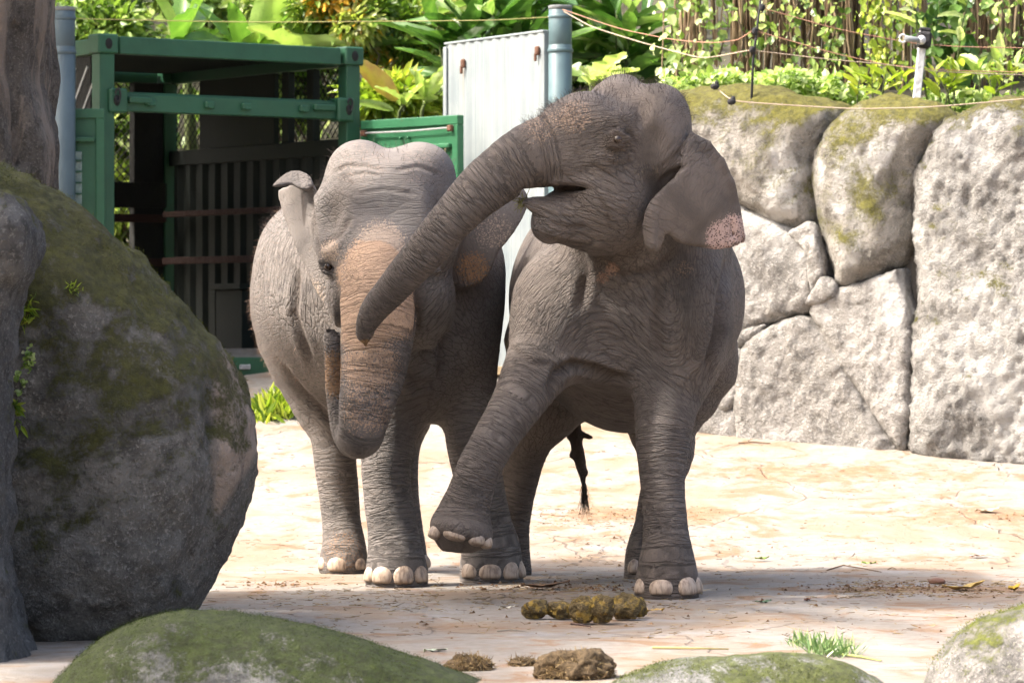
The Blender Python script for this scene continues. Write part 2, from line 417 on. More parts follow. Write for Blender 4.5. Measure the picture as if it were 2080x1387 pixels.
def front_rock(name, label, poly, Y, half, rnd, h, disp, mat, bulge=0., bulge_r=1., extra=None, cat='boulder', sm=1, tufts=None):
    q = cam_frame(smooth_poly(poly, sm), Y); V, Fc = plate_rock(*q, half, rnd, h, disp, bulge, bulge_r, extra)
    o = link(name, np_mesh(name, V, Fc), None, mat); tag(o, label, cat); ROCKV[label] = V
    if tufts: moss_tufts(o, V, Fc, *tufts)
    return o, V
def sunlit_strip_mask(n, ob):                              # sunlit strip along one flank, put into the stone colour
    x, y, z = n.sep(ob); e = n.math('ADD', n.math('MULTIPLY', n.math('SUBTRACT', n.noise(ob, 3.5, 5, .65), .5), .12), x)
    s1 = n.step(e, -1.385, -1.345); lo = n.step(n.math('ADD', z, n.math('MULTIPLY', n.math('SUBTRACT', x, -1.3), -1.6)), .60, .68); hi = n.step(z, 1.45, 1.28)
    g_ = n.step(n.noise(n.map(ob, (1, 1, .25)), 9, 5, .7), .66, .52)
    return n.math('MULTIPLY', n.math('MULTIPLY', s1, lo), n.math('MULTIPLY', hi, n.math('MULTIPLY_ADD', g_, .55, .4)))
def moss_tufts(parent, V, F, n, seed, zmin, L, col, thr=-.1, ymax=None):
    r = np.random.default_rng(seed); N = vnormals(V, F); ok = np.where((N[:, 2] > zmin) & (N[:, 1] < .5) & (fbm(V * 4.2 + 3, 4) > thr))[0]; i = ok[r.integers(0, len(ok), n)]
    p = V[i] + r.normal(size=(n, 3)) * .006; d = N[i] + r.normal(size=(n, 3)) * .7; d /= np.linalg.norm(d, axis=1, keepdims=True); s = np.cross(d, r.normal(size=(n, 3))); s /= np.linalg.norm(s, axis=1, keepdims=True)
    l = (L * (.5 + r.random(n)))[:, None]; q = np.stack([p - s * l * .22, p + s * l * .22, p + d * l + s * l * .06, p + d * l - s * l * .06], 1).reshape(-1, 3)
    m = NT('moss_tuft'); a = m.attr('rnd'); m = m.out(m.bsdf(m.mix(a, tuple(x * .45 for x in col), tuple(x * 1.7 for x in col)), .9, None, 0, .15))
    o = link('moss', np_mesh('moss', q, np.arange(4 * n).reshape(-1, 4), False, {'rnd': np.repeat(r.random(n), 4)}), parent, m); o['kind'] = 'stuff'
M_boulder = rock_mat('mossy_boulder_stone', (.155, .148, .134), (.26, .25, .23), (.46, .44, .41), (.078, .080, .011), .0, .34, ((.46, .375, .31), sunlit_strip_mask), 1.0, .020, .35, stain=.3)
def hollows(F):
    F.ell(P(340, 960, 16.25), (.10, .10, .045), .05, np.array([[.93, 0, .36], [0, 1, 0], [-.36, 0, .93]]), 'sub')
    F.cone(P(255, 1140, 16.2), P(340, 1130, 16.25), .035, .03, .06, 'sub')
    F.cone(P(430, 640, 16.6), P(445, 1200, 16.6), .02, .05, .10, 'sub')
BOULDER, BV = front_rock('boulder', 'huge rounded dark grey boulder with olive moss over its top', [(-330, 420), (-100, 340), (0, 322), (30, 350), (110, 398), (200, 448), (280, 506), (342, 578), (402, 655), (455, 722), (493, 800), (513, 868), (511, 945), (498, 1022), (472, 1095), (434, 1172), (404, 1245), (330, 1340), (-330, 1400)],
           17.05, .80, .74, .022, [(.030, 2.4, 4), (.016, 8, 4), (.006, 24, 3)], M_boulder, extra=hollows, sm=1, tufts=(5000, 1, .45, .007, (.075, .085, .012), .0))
BOULDER2, BV2 = front_rock('boulder', 'blue-grey overhanging boulder leaning on the huge mossy boulder', [(-330, 400), (-60, 380), (25, 392), (70, 432), (86, 490), (74, 548), (44, 605), (14, 700), (4, 850), (6, 1000), (14, 1150), (34, 1270), (70, 1360), (110, 1450), (-330, 1450)],
           15.85, .45, .22, .022, [(.035, 3.2, 4), (.014, 9, 4), (.006, 26, 3)], rock_mat('blue_grey_stone', (.105, .103, .100), (.18, .178, .175), (.32, .315, .30), (.09, .095, .012), .25, .58, None, 1.0, .020, .5), sm=2)
FR1, FV1 = front_rock('boulder', 'low rock thickly covered in dark green moss', [(40, 1500), (90, 1410), (140, 1345), (190, 1302), (262, 1262), (352, 1240), (450, 1243), (560, 1258), (700, 1285), (800, 1317), (900, 1352), (1000, 1388), (1120, 1480)],
           14.6, .42, .36, .016, [(.016, 2.8, 4), (.006, 10, 4), (.003, 34, 3)], rock_mat('green_moss_stone', (.20, .205, .20), (.30, .30, .295), (.36, .36, .34), (.042, .062, .008), .06, .38, None, 1.3, .008), sm=1, tufts=(30000, 2, .02, .0042, (.042, .064, .008), -.75))
FR2, FV2 = front_rock('boulder', 'low grey rock with thin scattered moss', [(1150, 1480), (1235, 1385), (1300, 1357), (1400, 1335), (1500, 1325), (1610, 1320), (1700, 1338), (1800, 1388), (1880, 1480)],
           14.2, .36, .32, .016, [(.014, 3, 4), (.006, 11, 4), (.003, 34, 3)], rock_mat('grey_moss_stone', (.27, .27, .26), (.40, .40, .385), (.46, .45, .42), (.095, .115, .02), .30, .58, None, 1.4, .008), sm=1, tufts=(6000, 3, .25, .006, (.095, .12, .02), .0))
FR3, FV3 = front_rock('boulder', 'speckled rounded rock with yellow-green moss on its crown', [(1840, 1480), (1880, 1400), (1905, 1338), (1962, 1278), (2030, 1240), (2085, 1222), (2180, 1215), (2300, 1270), (2380, 1480)],
           14.2, .40, .34, .016, [(.015, 3, 4), (.006, 11, 4), (.003, 34, 3)], rock_mat('speckled_stone', (.25, .24, .225), (.38, .36, .33), (.62, .60, .55), (.15, .17, .02), .42, .70, None, 1.4, .010, 0, .85), sm=1, tufts=(4000, 4, .40, .006, (.15, .17, .02), .1))

# ---------------------------------------------------------------- rock retaining wall
WY0, WY1 = 26.9, 25.6
_a, _b = P(1380, 840, WY0), P(2150, 840, WY1)
WU = (_b - _a) * [1, 1, 0]; WU /= np.linalg.norm(WU); WV = np.array([0, 0, 1.]); WN = np.cross(WU, WV)
if WN[1] > 0: WN = -WN
WO = _a.copy(); WO[2] = 0
def wall_uv(px, py):
    d = np.array([(px - 1040) / FPX, 1, -(py - HORZ) / FPX]); C = np.array([0, 0, CAMZ]); t = ((WO - C) @ WN) / (d @ WN); p = C + d * t
    return [(p - WO) @ WU, p[2]]
def rock_wall():
    root = empty('rock_wall', _a, 'high retaining wall of pale fitted boulders with moss along the top', 'rock wall')
    pale_c = (.78, .765, .73)
    top = rock_mat('wall_top_stone', (.34, .32, .28), (.52, .49, .44), (.62, .59, .54), (.19, .18, .02), -.12, .34, (pale_c, lambda n, ob: n.math('MULTIPLY', n.step(n.noise(n.map(ob, (1, 1, .6)), 1.7, 5, .6, .5), .54, .64), .85)), .9, .024, .4, stain=.3)
    mid = rock_mat('wall_stone', (.38, .36, .33), (.58, .555, .52), (.70, .68, .64), (.24, .22, .08), 1.1, 1.5, (pale_c, lambda n, ob: n.math('MULTIPLY', n.step(n.noise(n.map(ob, (1, 1, .6), (4, 2, 1)), 1.5, 5, .6, .5), .5, .64), .8)), .9, .024, .6, stain=.45)
    pit = rock_mat('pitted_wall_stone', (.37, .355, .33), (.56, .545, .515), (.68, .66, .62), (.19, .18, .02), .22, .55, (pale_c, lambda n, ob: n.math('MULTIPLY', n.step(n.noise(ob, 1.3, 5, .6, .5), .46, .6), .7)), 1.1, .034, .5, stain=.45)
    S = [  # outline in photo pixels, half thickness, rounding, offset, material
        ([(1330, 260), (1385, 205), (1440, 184), (1560, 184), (1640, 194), (1700, 214), (1728, 240), (1700, 285), (1684, 335), (1688, 400), (1692, 450), (1660, 470), (1600, 456), (1500, 402), (1330, 345)], .50, .42, .10, top),
        ([(1728, 252), (1780, 222), (1850, 212), (1912, 222), (1960, 250), (1915, 305), (1885, 370), (1882, 530), (1800, 572), (1745, 596), (1718, 560), (1695, 455), (1684, 340), (1700, 290)], .46, .36, .10, top),
        ([(1955, 255), (2010, 232), (2080, 214), (2300, 190), (2500, 220), (2500, 1000), (1880, 960), (1884, 820), (1884, 540), (1886, 372), (1915, 308)], .50, .34, .12, pit),
        ([(1330, 350), (1500, 408), (1600, 462), (1655, 476), (1688, 528), (1686, 600), (1676, 634), (1600, 648), (1500, 690), (1330, 740)], .36, .16, .02, mid),
        ([(1680, 622), (1740, 600), (1802, 576), (1880, 536), (1880, 930), (1830, 860), (1720, 690)], .36, .10, .04, mid),
        ([(1538, 760), (1548, 712), (1606, 664), (1674, 640), (1716, 690), (1826, 862), (1870, 940), (1538, 950)], .36, .16, .05, mid),
        ([(1330, 745), (1500, 696), (1596, 654), (1586, 672), (1540, 708), (1460, 742), (1330, 790)], .32, .05, .02, mid),
        ([(1692, 470), (1712, 540), (1704, 570), (1688, 605), (1690, 530)], .26, .04, .06, mid),
        ([(1706, 575), (1722, 570), (1740, 598), (1700, 612), (1678, 620), (1690, 605)], .28, .04, .07, mid),
        ([(1640, 478), (1692, 460), (1696, 500), (1690, 524), (1660, 490)], .26, .05, .04, mid),
        ([(1462, 748), (1500, 736), (1534, 760), (1534, 802), (1512, 834), (1490, 800)], .28, .06, .03, mid),
        ([(1506, 722), (1540, 712), (1546, 730), (1536, 756), (1512, 740)], .24, .04, .05, mid),
        ([(1330, 850), (1400, 825), (1480, 800), (1508, 838), (1540, 820), (1538, 940), (1330, 940)], .32, .08, .02, mid),
        ([(1330, 795), (1460, 750), (1484, 798), (1400, 820), (1330, 845)], .32, .08, .01, mid),
    ]
    for poly, half, rnd, w0, m in S:
        uv = [wall_uv(*p) for p in smooth_poly(poly, 1)]
        uv = np.array(uv); O = WO + uv[:, :1].mean() * WU + uv[:, 1:].mean() * WV
        q = uv - uv.mean(0); q = q + .030 * q / (np.linalg.norm(q, axis=1, keepdims=True) + 1e-6); rnd = rnd * (.62 if rnd < .2 else .85)
        big = rnd > .2
        V, Fc = plate_rock(q, O, WU, WV, WN, half, rnd, .030 if m is pit else (.028 if big else .022), [(.045 if big else .020, 1.8, 3), (.014, 6, 4), (.010 if m is not pit else .019, 24 if m is pit else 20, 4)], w0=w0 - half + .38)
        link('stone', np_mesh('stone', V, Fc), root, m)
    core = np.array([wall_uv(*p) for p in [(1330, 330), (1500, 260), (1700, 330), (1750, 320), (1900, 340), (2000, 320), (2500, 300), (2500, 1000), (1330, 960)]])
    O = WO + core[:, :1].mean() * WU + core[:, 1:].mean() * WV - WN * .25
    V, Fc = plate_rock(core - core.mean(0), O, WU, WV, WN, .42, .1, .05, [(.02, 3, 3)])
    link('wall_core', np_mesh('wall_core', V, Fc), root, plain_mat0('mortar', (.20, .18, .15)))
def plain_mat0(name, col):
    n = NT(name); t = n.noise(n.coord('Object'), 12, 5, .7); return n.out(n.bsdf(n.mix(t, tuple(x * .6 for x in col), tuple(x * 1.3 for x in col)), .9, n.bump(t, .02)))
rock_wall()
# ================================================================ HILLSIDE, CONTAINER, GATE
def hillside():
    xs = np.arange(-22, 22.1, .4); ys = np.arange(26.4, 60, .4); X, Y = np.meshgrid(xs, ys, indexing='ij')
    wall_y = WY0 + .45 - (X - 1.24) * .5
    right = np.where(Y > wall_y, 2.75 + .22 * (Y - wall_y), 0.6)
    left = 1.0 + .50 * np.clip(Y - 33.2, 0, None)
    t = np.clip((X - .75) / .7, 0, 1); Z = left * (1 - t) + right * t
    Z = np.where((X < 1.2) & (Y < 31.5), 0.55, Z)
    Z = Z + .12 * fbm(np.stack([X.ravel(), Y.ravel(), 0 * X.ravel()], 1) * .9, 3).reshape(X.shape)
    Z = np.minimum(Z, 9.0)
    nx, ny = X.shape; i = np.arange(nx - 1)[:, None] * ny + np.arange(ny - 1)[None]
    F = np.stack([i, i + ny, i + ny + 1, i + 1], -1).reshape(-1, 4)
    o = link('hillside', np_mesh('hillside', np.stack([X.ravel(), Y.ravel(), Z.ravel()], 1), F), None, plain_mat0('leaf_mould_soil', (.055, .050, .028))); tag(o, kind='structure')
hillside()
def painted(name, col, rust=.25, rough=.42):
    n = NT(name); ob = n.coord('Object')
    a = n.noise(ob, 3, 5, .6); c = n.mix(n.step(a, .3, .7), tuple(x * .86 for x in col), tuple(min(1, x * 1.12) for x in col))
    s = n.noise(n.map(ob, (1, 1, .10)), 22, 5, .7); c = n.mix(n.math('MULTIPLY', n.step(s, .56, .72), rust * .8), c, tuple(x * .55 for x in col))
    r = n.noise(ob, 11, 6, .75); c = n.mix(n.math('MULTIPLY', n.step(r, .66, .74), rust), c, (.20, .095, .045))
    return n.out(n.bsdf(c, n.math('ADD', rough, n.math('MULTIPLY', a, .15)), n.bump(r, .003), spec=.4))
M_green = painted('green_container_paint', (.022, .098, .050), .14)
M_green_lit = painted('sunlit_green_door_paint', (.034, .165, .075), .22)  # container green brightened in colour for the sun on this door
M_shaded = painted('shaded_green_inner_paint', (.004, .012, .009), .2, .6)  # container green darkened in colour for the shade inside
M_pipe = painted('blue_green_pipe_paint', (.115, .185, .205), .14, .34)
M_steel = plain_mat0('galvanised_steel', (.42, .43, .43)); M_black = plain_mat0('black_plastic', (.025, .025, .028)); M_rust = plain_mat0('rusty_iron', (.16, .075, .045))
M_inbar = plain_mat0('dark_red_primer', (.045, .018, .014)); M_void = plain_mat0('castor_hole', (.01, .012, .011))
YAW = R(36); CW, CL, CZ, CH = 2.40, 3.0, 1.03, 2.62
CO = P(203, 0, 28.0); CM = Matrix.Translation((CO[0], CO[1], CZ)) @ Matrix.Rotation(YAW, 4, 'Z')
def wmesh(pw, z0, z1, step, rad, seg=4):
    """diamond wire netting between two plan points"""
    p, q = np.array(pw[0], float), np.array(pw[1], float); L = np.linalg.norm(q - p); d = (q - p) / L; H = z1 - z0; G = Geo()
    for sgn in (1, -1):
        c = -H
        while c < L + H:
            a, b = (0, H) ; u0, u1 = (c, c + H) if sgn > 0 else (c + H, c)
            # clip to 0..L
            t0, t1 = 0., 1.
            du = u1 - u0
            lo, hi = sorted(((0 - u0) / du, (L - u0) / du)); t0, t1 = max(t0, lo), min(t1, hi)
            if t1 - t0 > .01:
                pt = lambda t: np.array([*(p + d * (u0 + du * t)), z0 + H * t])
                G.add(*tube([pt(t0), pt((t0 + t1) / 2), pt(t1)], rad, seg, False))
            c += step
    return G
def geo_obj(name, G, mat, parent, M=None, smooth=False):
    me = G.mesh(name, smooth)
    if M is not None: me.transform(M)
    return link(name, me, parent, mat)
def container():
    root = empty('shipping_container', (CO[0], CO[1], CZ), 'green open-ended shipping container shelter with a raised roof', 'container')
    W, L, H = CW, CL, CH; B = lambda nm, c, s, m=M_green, bv=.006, par=root: box_obj(nm, c, s, m, par, CM, bv)
    p = .13
    for (x, y) in ((p / 2, p / 2), (W - p / 2, p / 2), (p / 2, L - p / 2), (W - p / 2, L - p / 2)):
        B('corner_post', (x, y, H / 2), (p, p, H - .30))
        for z in (.08, H - .075):
            cst = B('corner_casting', (x, y, z), (.178, .178, .15), M_green, .012)
            bm = bmesh.new(); bmesh.ops.create_uvsphere(bm, u_segments=14, v_segments=8, radius=.032)
            for v in bm.verts: v.co = Vector((v.co.x, v.co.y * .25, v.co.z * 1.35)) + Vector((x, y - .0895 if y < 1 else y + .0895, z))
            bm.transform(CM); link('casting_hole', bm_mesh('casting_hole', bm, True), cst, M_void)
    zr = H - .09
    B('top_rail', (W / 2, .05, zr + .01), (W - .36, .09, .135)); B('top_rail', (W / 2, L - .05, zr), (W - .36, .09, .12))
    B('top_rail', (.05, L / 2, zr), (.09, L - .36, .12)); B('top_rail', (W - .05, L / 2, zr), (.09, L - .36, .12))
    zb = 2.10
    beam = B('door_header', (W / 2, .06, zb), (W - .40, .10, .135))
    B('door_header', (W / 2, .112, zb + .075), (W - .30, .11, .02), M_green)
    for x in (.45, .98, 1.32, 1.86):
        b_ = B('cam_keeper', (x, -.005, zb + .005), (.085, .04, .055), M_green, .01, beam); B('cam_keeper', (x, -.026, zb - .012), (.05, .02, .02), M_green, .004, beam)
    for x in (.15, W - .15):
        c_ = B('header_block', (x, .04, zb + .01), (.16, .15, .19), M_green, .015)
        bm = bmesh.new(); bmesh.ops.create_uvsphere(bm, u_segments=12, v_segments=8, radius=.03)
        for v in bm.verts: v.co = Vector((v.co.x, v.co.y * .25, v.co.z * 1.5)) + Vector((x - (.02 if x < 1 else -.02), -.0355, zb + .01))
        bm.transform(CM); link('casting_hole', bm_mesh('casting_hole', bm, True), c_, M_void)
        # shackle hanging in the block
        a = np.linspace(0, 2 * np.pi, 17); sx = x - (.02 if x < 1 else -.02)
        G = Geo(); G.add(*tube(np.stack([sx + .022 * np.cos(a), np.full(17, -.05), zb + .05 + .05 * np.sin(a)], 1), .008, 6, False)); geo_obj('shackle', G, M_black, c_, CM)
        B('header_slot', (x + (.20 if x < 1 else -.20), -.0, zb + .02), (.20, .06, .05), M_green, .008, beam)
    # sills, floor
    sill = B('door_sill', (W / 2, .05, .05), (W - .36, .10, .15)); B('bottom_rail', (.05, L / 2, .06), (.09, L - .36, .13)); B('bottom_rail', (W - .05, L / 2, .06), (.09, L - .36, .13))
    for x in (.42, 1.30, 1.9): B('cam_keeper', (x, -.01, .05), (.09, .04, .04), M_steel, .006, sill)
    for i in range(9): B('floor_plank', (W / 2, .20 + i * .325, .095), (W - .2, .315, .04), M_rust, .006)
    # corrugated roof seen from below, corrugated right wall
    def corr(nm, p0, ax, up, n, pitch, height, depth, mat, nrm):
        prof = []; x = 0
        for i in range(n): prof += [(x, 0), (x + pitch * .30, 0), (x + pitch * .5, depth), (x + pitch * .8, depth)]; x += pitch
        V = []; 
        for t in (0, 1):
            for off in (0, .006):
                for (a, d) in prof: V.append(np.array(p0) + np.array(ax) * a + np.array(nrm) * (d + off) + np.array(up) * height * t)
        m = len(prof); Fq = []
        for i in range(m - 1):
            Fq += [(i, i + 1, 2 * m + i + 1, 2 * m + i), (m + i + 1, m + i, 3 * m + i, 3 * m + i + 1)]
        me = np_mesh(nm, np.array(V), np.array(Fq), False); me.transform(CM); return link(nm, me, root, mat)
    corr('roof_sheet', (.06, .10, H - .035), (0, 1, 0), (1, 0, 0), 25, .112, W - .12, .022, M_shaded, (0, 0, -1))
    corr('side_wall', (W - .045, .16, .14), (0, 1, 0), (0, 0, 1), 13, .205, 1.62, .036, M_shaded, (-1, 0, 0))
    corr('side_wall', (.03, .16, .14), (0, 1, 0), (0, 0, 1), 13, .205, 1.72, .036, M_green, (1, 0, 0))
    B('side_rail', (W - .06, L / 2, 1.82), (.08, L - .30, .13), M_shaded)
    # upper side openings with netting, posts; rear and left side open frames
    for y in (.62, 1.00): B('side_post', (W - .05, y, 2.18), (.07, .10, .62), M_shaded)
    B('upper_panel', (W - .05, 1.78, 2.18), (.05, 1.20, .62), M_shaded); B('rear_panel', (W - .27, L - .06, 1.30), (.30, .09, 2.35), M_void)
    for x in (.62, .98): B('rear_post', (x, L - .06, 1.30), (.15 if x < .9 else .06, .10, 2.35), M_shaded)
    geo_obj('wire_netting', wmesh([(W - .03, .15), (W - .03, L - .15)], 1.90, 2.46, .075, .0045), M_black, root, CM)
    geo_obj('wire_netting', wmesh([(.2, L - .02), (W - .15, L - .02)], 1.35, 2.46, .075, .0045), M_black, root, CM)
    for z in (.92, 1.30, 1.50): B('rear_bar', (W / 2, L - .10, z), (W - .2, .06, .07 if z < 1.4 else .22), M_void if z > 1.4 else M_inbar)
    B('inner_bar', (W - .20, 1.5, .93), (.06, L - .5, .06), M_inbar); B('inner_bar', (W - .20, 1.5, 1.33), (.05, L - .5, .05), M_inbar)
    B('feed_box', (W - .18, 1.55, .42), (.22, .42, .50), M_shaded); B('feed_box', (W - .20, 1.55, .70), (.26, .48, .05), M_shaded)
    # slatted louvre on the left flank above the door
    for i in range(13):
        y = .22 + i * .19
        bm = bmesh.new(); add_box(bm, (0, 0, 0), (.018, .022, .56)); bm.transform(CM @ Matrix.Translation((.03, y, 2.16)) @ Matrix.Rotation(R(38), 4, 'X')); link('louvre_slat', bm_mesh('louvre_slat', bm), root, M_steel)
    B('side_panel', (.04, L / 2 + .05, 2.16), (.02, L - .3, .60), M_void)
container()
def half_door(label, hinge, end, z0, z1, mat, grid, face):
    h = np.array(hinge, float); e = np.array(end, float); d = e - h; Wd = np.linalg.norm(d); ang = math.atan2(d[1], d[0])
    M = Matrix.Translation((h[0], h[1], 0)) @ Matrix.Rotation(ang, 4, 'Z'); root = empty('container_door', (h[0], h[1], z0), label, 'door'); f = face
    B = lambda nm, c, s, m=mat, bv=.006, par=root: box_obj(nm, c, s, m, par, M, bv); zc = (z0 + z1) / 2
    B('door_panel', (Wd / 2, 0, zc), (Wd - .10, .03, z1 - z0 - .10), mat)
    B('door_frame', (Wd / 2, 0, z1 - .04), (Wd, .07, .075)); B('door_frame', (Wd / 2, 0, z0 + .04), (Wd, .07, .075)); B('door_frame', (.035, 0, zc), (.07, .069, z1 - z0 - .15)); B('door_frame', (Wd - .035, 0, zc), (.07, .069, z1 - z0 - .15))
    B('door_rib', (Wd / 2, f * .035, z1 - .24), (Wd - .16, .05, .035)); B('door_rib', (Wd / 2, f * .030, zc - .2), (Wd - .16, .04, .05))
    for x in (Wd * .42, Wd * .50): B('bolt', (x, f * .035, z1 - .16), (.022, .03, .022), mat, .006)
    if not grid:
      G = Geo(); G.add(*tube([(.06, f * .05, z1 - .105), (Wd / 2, f * .05, z1 - .11), (Wd - .06, f * .05, z1 - .10)], .008, 6)); geo_obj('lock_rod', G, M_steel, root, M)
    for x in (.06, Wd - .07)[:0 if grid else 2]: B('rod_bracket', (x, f * .05, z1 - .105), (.05, .04, .05), M_rust, .008)
    G = Geo(); pts = [(Wd - .12, f * .055, z1 - .26), (Wd - .16, f * .06, z1 - .45), (Wd - .2, f * .06, z1 - .7), (Wd - .21, f * .06, z1 - 1.5)]; G.add(*tube(pts, .006, 5)); geo_obj('rope', G, M_straw0, root, M)
    if grid:
        B('vent_panel', (Wd * .55, f * .022, zc + .05), (Wd * .46, .02, 1.25), plain_mat0('pale_vent', (.24, .33, .31)))
        for i in range(14): B('vent_bar', (Wd * .55, f * .037, zc - .50 + i * .085), (Wd * .46, .012, .012), M_green, 0)
M_straw0 = plain_mat0('pale_rope', (.38, .31, .18))
FRc = CM @ Vector((CW, 0, 0)); FLc = CM @ Vector((0, 0, 0))
half_door('sunlit green half-height container door standing open beside the white gate', (FRc.x + .03, FRc.y - .05), P(936, 0, 28.5)[:2], 1.06, 3.055, M_green_lit, False, -1)
half_door('dark green half-height container door with a pale vent panel beside the blue pipe', (FLc.x + .045, FLc.y - .06), (FLc.x - .50, FLc.y - 1.06 + .95), 1.06, 3.07, M_green, True, 1)
def gate():
    a, b = P(1112, 0, 27.95), P(912, 0, 29.25); z0, z1 = 1.09, 3.656; d = (b - a)[:2]; Wd = float(np.linalg.norm(d)); ang = math.atan2(d[1], d[0]); M = Matrix.Translation((a[0], a[1], 0)) @ Matrix.Rotation(ang, 4, 'Z')
    root = empty('steel_gate', (a[0], a[1], z0), 'tall white steel gate panel streaked with rust, hung on a blue-green pipe post', 'gate')
    n = NT('white_gate_paint'); ob = n.coord('Object'); s = n.noise(n.map(ob, (1, 1, .06)), 7, 5, .7); t = n.noise(ob, 3, 4)
    zf = n.step(n.sep(ob)[2], 2.4, 3.7)
    c = n.mix(n.step(t, .3, .7), (.27, .315, .335), (.34, .38, .39)); c = n.mix(n.math('MULTIPLY', n.math('MULTIPLY', n.step(s, .57, .70), zf), .75), c, (.50, .30, .14)); c = n.mix(n.math('MULTIPLY', n.step(n.noise(n.map(ob, (1, 1, .04)), 16, 4, .6), .52, .68), .35), c, (.50, .55, .55))
    mw = n.out(n.bsdf(c, .5, spec=.4))
    # corrugated facing, shallow ribs
    G = Geo(); k = 44; prof = [(i * Wd / k, .010 * (i % 4 in (1, 2))) for i in range(k + 1)]
    V = []; 
    for z in (z0, z1):
        for sgn in (1, -1):
            for x, dd in prof: V.append((x, sgn * (.030 + dd), z))
    m = k + 1; F = []
    for i in range(k): F += [(i, i + 1, 2 * m + i + 1, 2 * m + i), (m + i + 1, m + i, 3 * m + i, 3 * m + i + 1), (2 * m + i, 2 * m + i + 1, 3 * m + i + 1, 3 * m + i), (i + 1, i, m + i, m + i + 1)]
    F += [(0, 2 * m, 3 * m, m), (k, m + k, 3 * m + k, 2 * m + k)]
    me = np_mesh('gate_sheet', np.array(V), np.array(F), False); me.transform(M); link('gate_sheet', me, root, mw)
    box_obj('top_edge', (Wd / 2, 0, z1 + .008), (Wd + .01, .09, .018), mw, root, M, .004); box_obj('bottom_edge', (Wd / 2, 0, z0 - .035), (Wd + .01, .10, .07), plain_mat0('weathered_timber', (.40, .30, .18)), root, M, .006)
    box_obj('edge_strip', (Wd - .02, .046, (z0 + z1) / 2), (.05, .014, z1 - z0 - .04), mw, root, M, .003); box_obj('edge_strip', (Wd - .02, -.046, (z0 + z1) / 2), (.05, .014, z1 - z0 - .04), mw, root, M, .003)
    for x, z in ((Wd - .32, z1 - .17), (.06, z1 - .14)):
        for sg in (1, -1):
            bm = bmesh.new(); add_box(bm, (x, sg * .055, z), (.05, .03, .07), None, .01); add_box(bm, (x + .02, sg * .06, z - .05), (.025, .02, .06), None, .006); bm.transform(M); link('lug', bm_mesh('lug', bm), root, M_rust)
gate()
def pipe_post(px, Y, ytop, label, M_pipe=M_pipe):
    c = P(px, 0, Y); zt = P(0, ytop, Y)[2]; z0 = float(ground_z(c[0], Y)) - .1; root = empty('pipe_post', (c[0], Y, z0), label, 'post'); r = .091
    def ring(nm, z_a, z_b, rr, m):
        G = Geo(); G.add(*tube([(c[0], Y, z_a), (c[0], Y, z_a + .004), (c[0], Y, (z_a + z_b) / 2), (c[0], Y, z_b - .004), (c[0], Y, z_b)], [rr - .004, rr, rr, rr, rr - .004], 32)); link(nm, G.mesh(nm), root, m)
    ring('pipe', z0, zt - .30, r, M_pipe); ring('upper_pipe', zt - .335, zt - .03, r - .002, M_pipe); ring('collar', zt - .36, zt - .33, r + .008, M_pipe); ring('cap_band', zt - .10, zt - .072, r + .004, M_pipe); ring('cap', zt - .03, zt, r + .001, plain_mat0('dirty_cap', (.20, .22, .22)))
    return zt
pipe_post(129, 27.8, 15, 'shaded blue pipe post beside the tree trunk and the container', painted('shaded_pipe_paint', (.075, .115, .14), .14, .4)); pipe_post(1138, 27.92, 12, 'blue-green pipe post carrying the white gate')  # left pipe paint darkened for the shade falling on it
# ---------------------------------------------------------------- electric fence
M_wire = plain_mat0('orange_fence_cord', (.55, .30, .20)); M_wire2 = plain_mat0('pale_fence_cord', (.50, .40, .30))
def wire(label, pts, mat=M_wire, r=.0034, Y=26.2):
    p = np.array([P(*(q if len(q) == 3 else (*q, Y))) for q in pts]); t = np.linspace(0, 1, len(p)); tt = np.linspace(0, 1, len(p) * 8)
    q = np.stack([np.interp(tt, t, p[:, i]) for i in range(3)], 1)
    for _ in range(6): q[1:-1] = .5 * q[1:-1] + .25 * (q[:-2] + q[2:])
    G = Geo(); G.add(*tube(q, r, 6)); o = link('fence_wire', G.mesh('fence_wire'), None, mat); tag(o, label, 'wire', 'cords of the electric fence')
wire('orange fence cord passing through the clamp of the white insulator post', [(1553, 18), (1700, 60), (1830, 84), (1870, 90), (1960, 96), (2200, 100)])
wire('orange fence cord sagging across the hanging roots below the clamp', [(1538, 64), (1690, 108), (1800, 132), (1868, 139), (1960, 145), (2200, 149)])
wire('thin orange fence cord just under the sagging one, crossing the white insulator post', [(1530, 103), (1690, 122), (1800, 131), (1870, 143), (1980, 150), (2200, 156)], M_wire2, .004)
wire('orange fence cord running from the top of the gate post to the black rod', [(1143, 20, 27.8), (1260, 60, 27.2), (1370, 82, 26.8), (1450, 88, 26.4), (1500, 82, 26.3), (1527, 64, 26.2)])
wire('pale fence cord hanging below the one tied to the gate post', [(1146, 24, 27.8), (1200, 55, 27.5), (1300, 86, 27), (1380, 108, 26.7), (1430, 120, 26.5), (1527, 102, 26.2)], M_wire2, .005)
wire('fence cord strung low along the mossy tops of the wall', [(1452, 176, 26.0), (1486, 206, 25.8), (1600, 214, 25.7), (1740, 222, 25.6), (1900, 218, 25.4), (2200, 190, 25.2)], M_wire2, .005)
wire('thin yellowish cord strung high above the container to the gate post', [(129, 38, 27.8), (500, 46, 27.85), (800, 44, 27.9), (1000, 42, 27.9), (1138, 34, 27.9)], plain_mat0('yellow_cord', (.45, .42, .16)), .004)
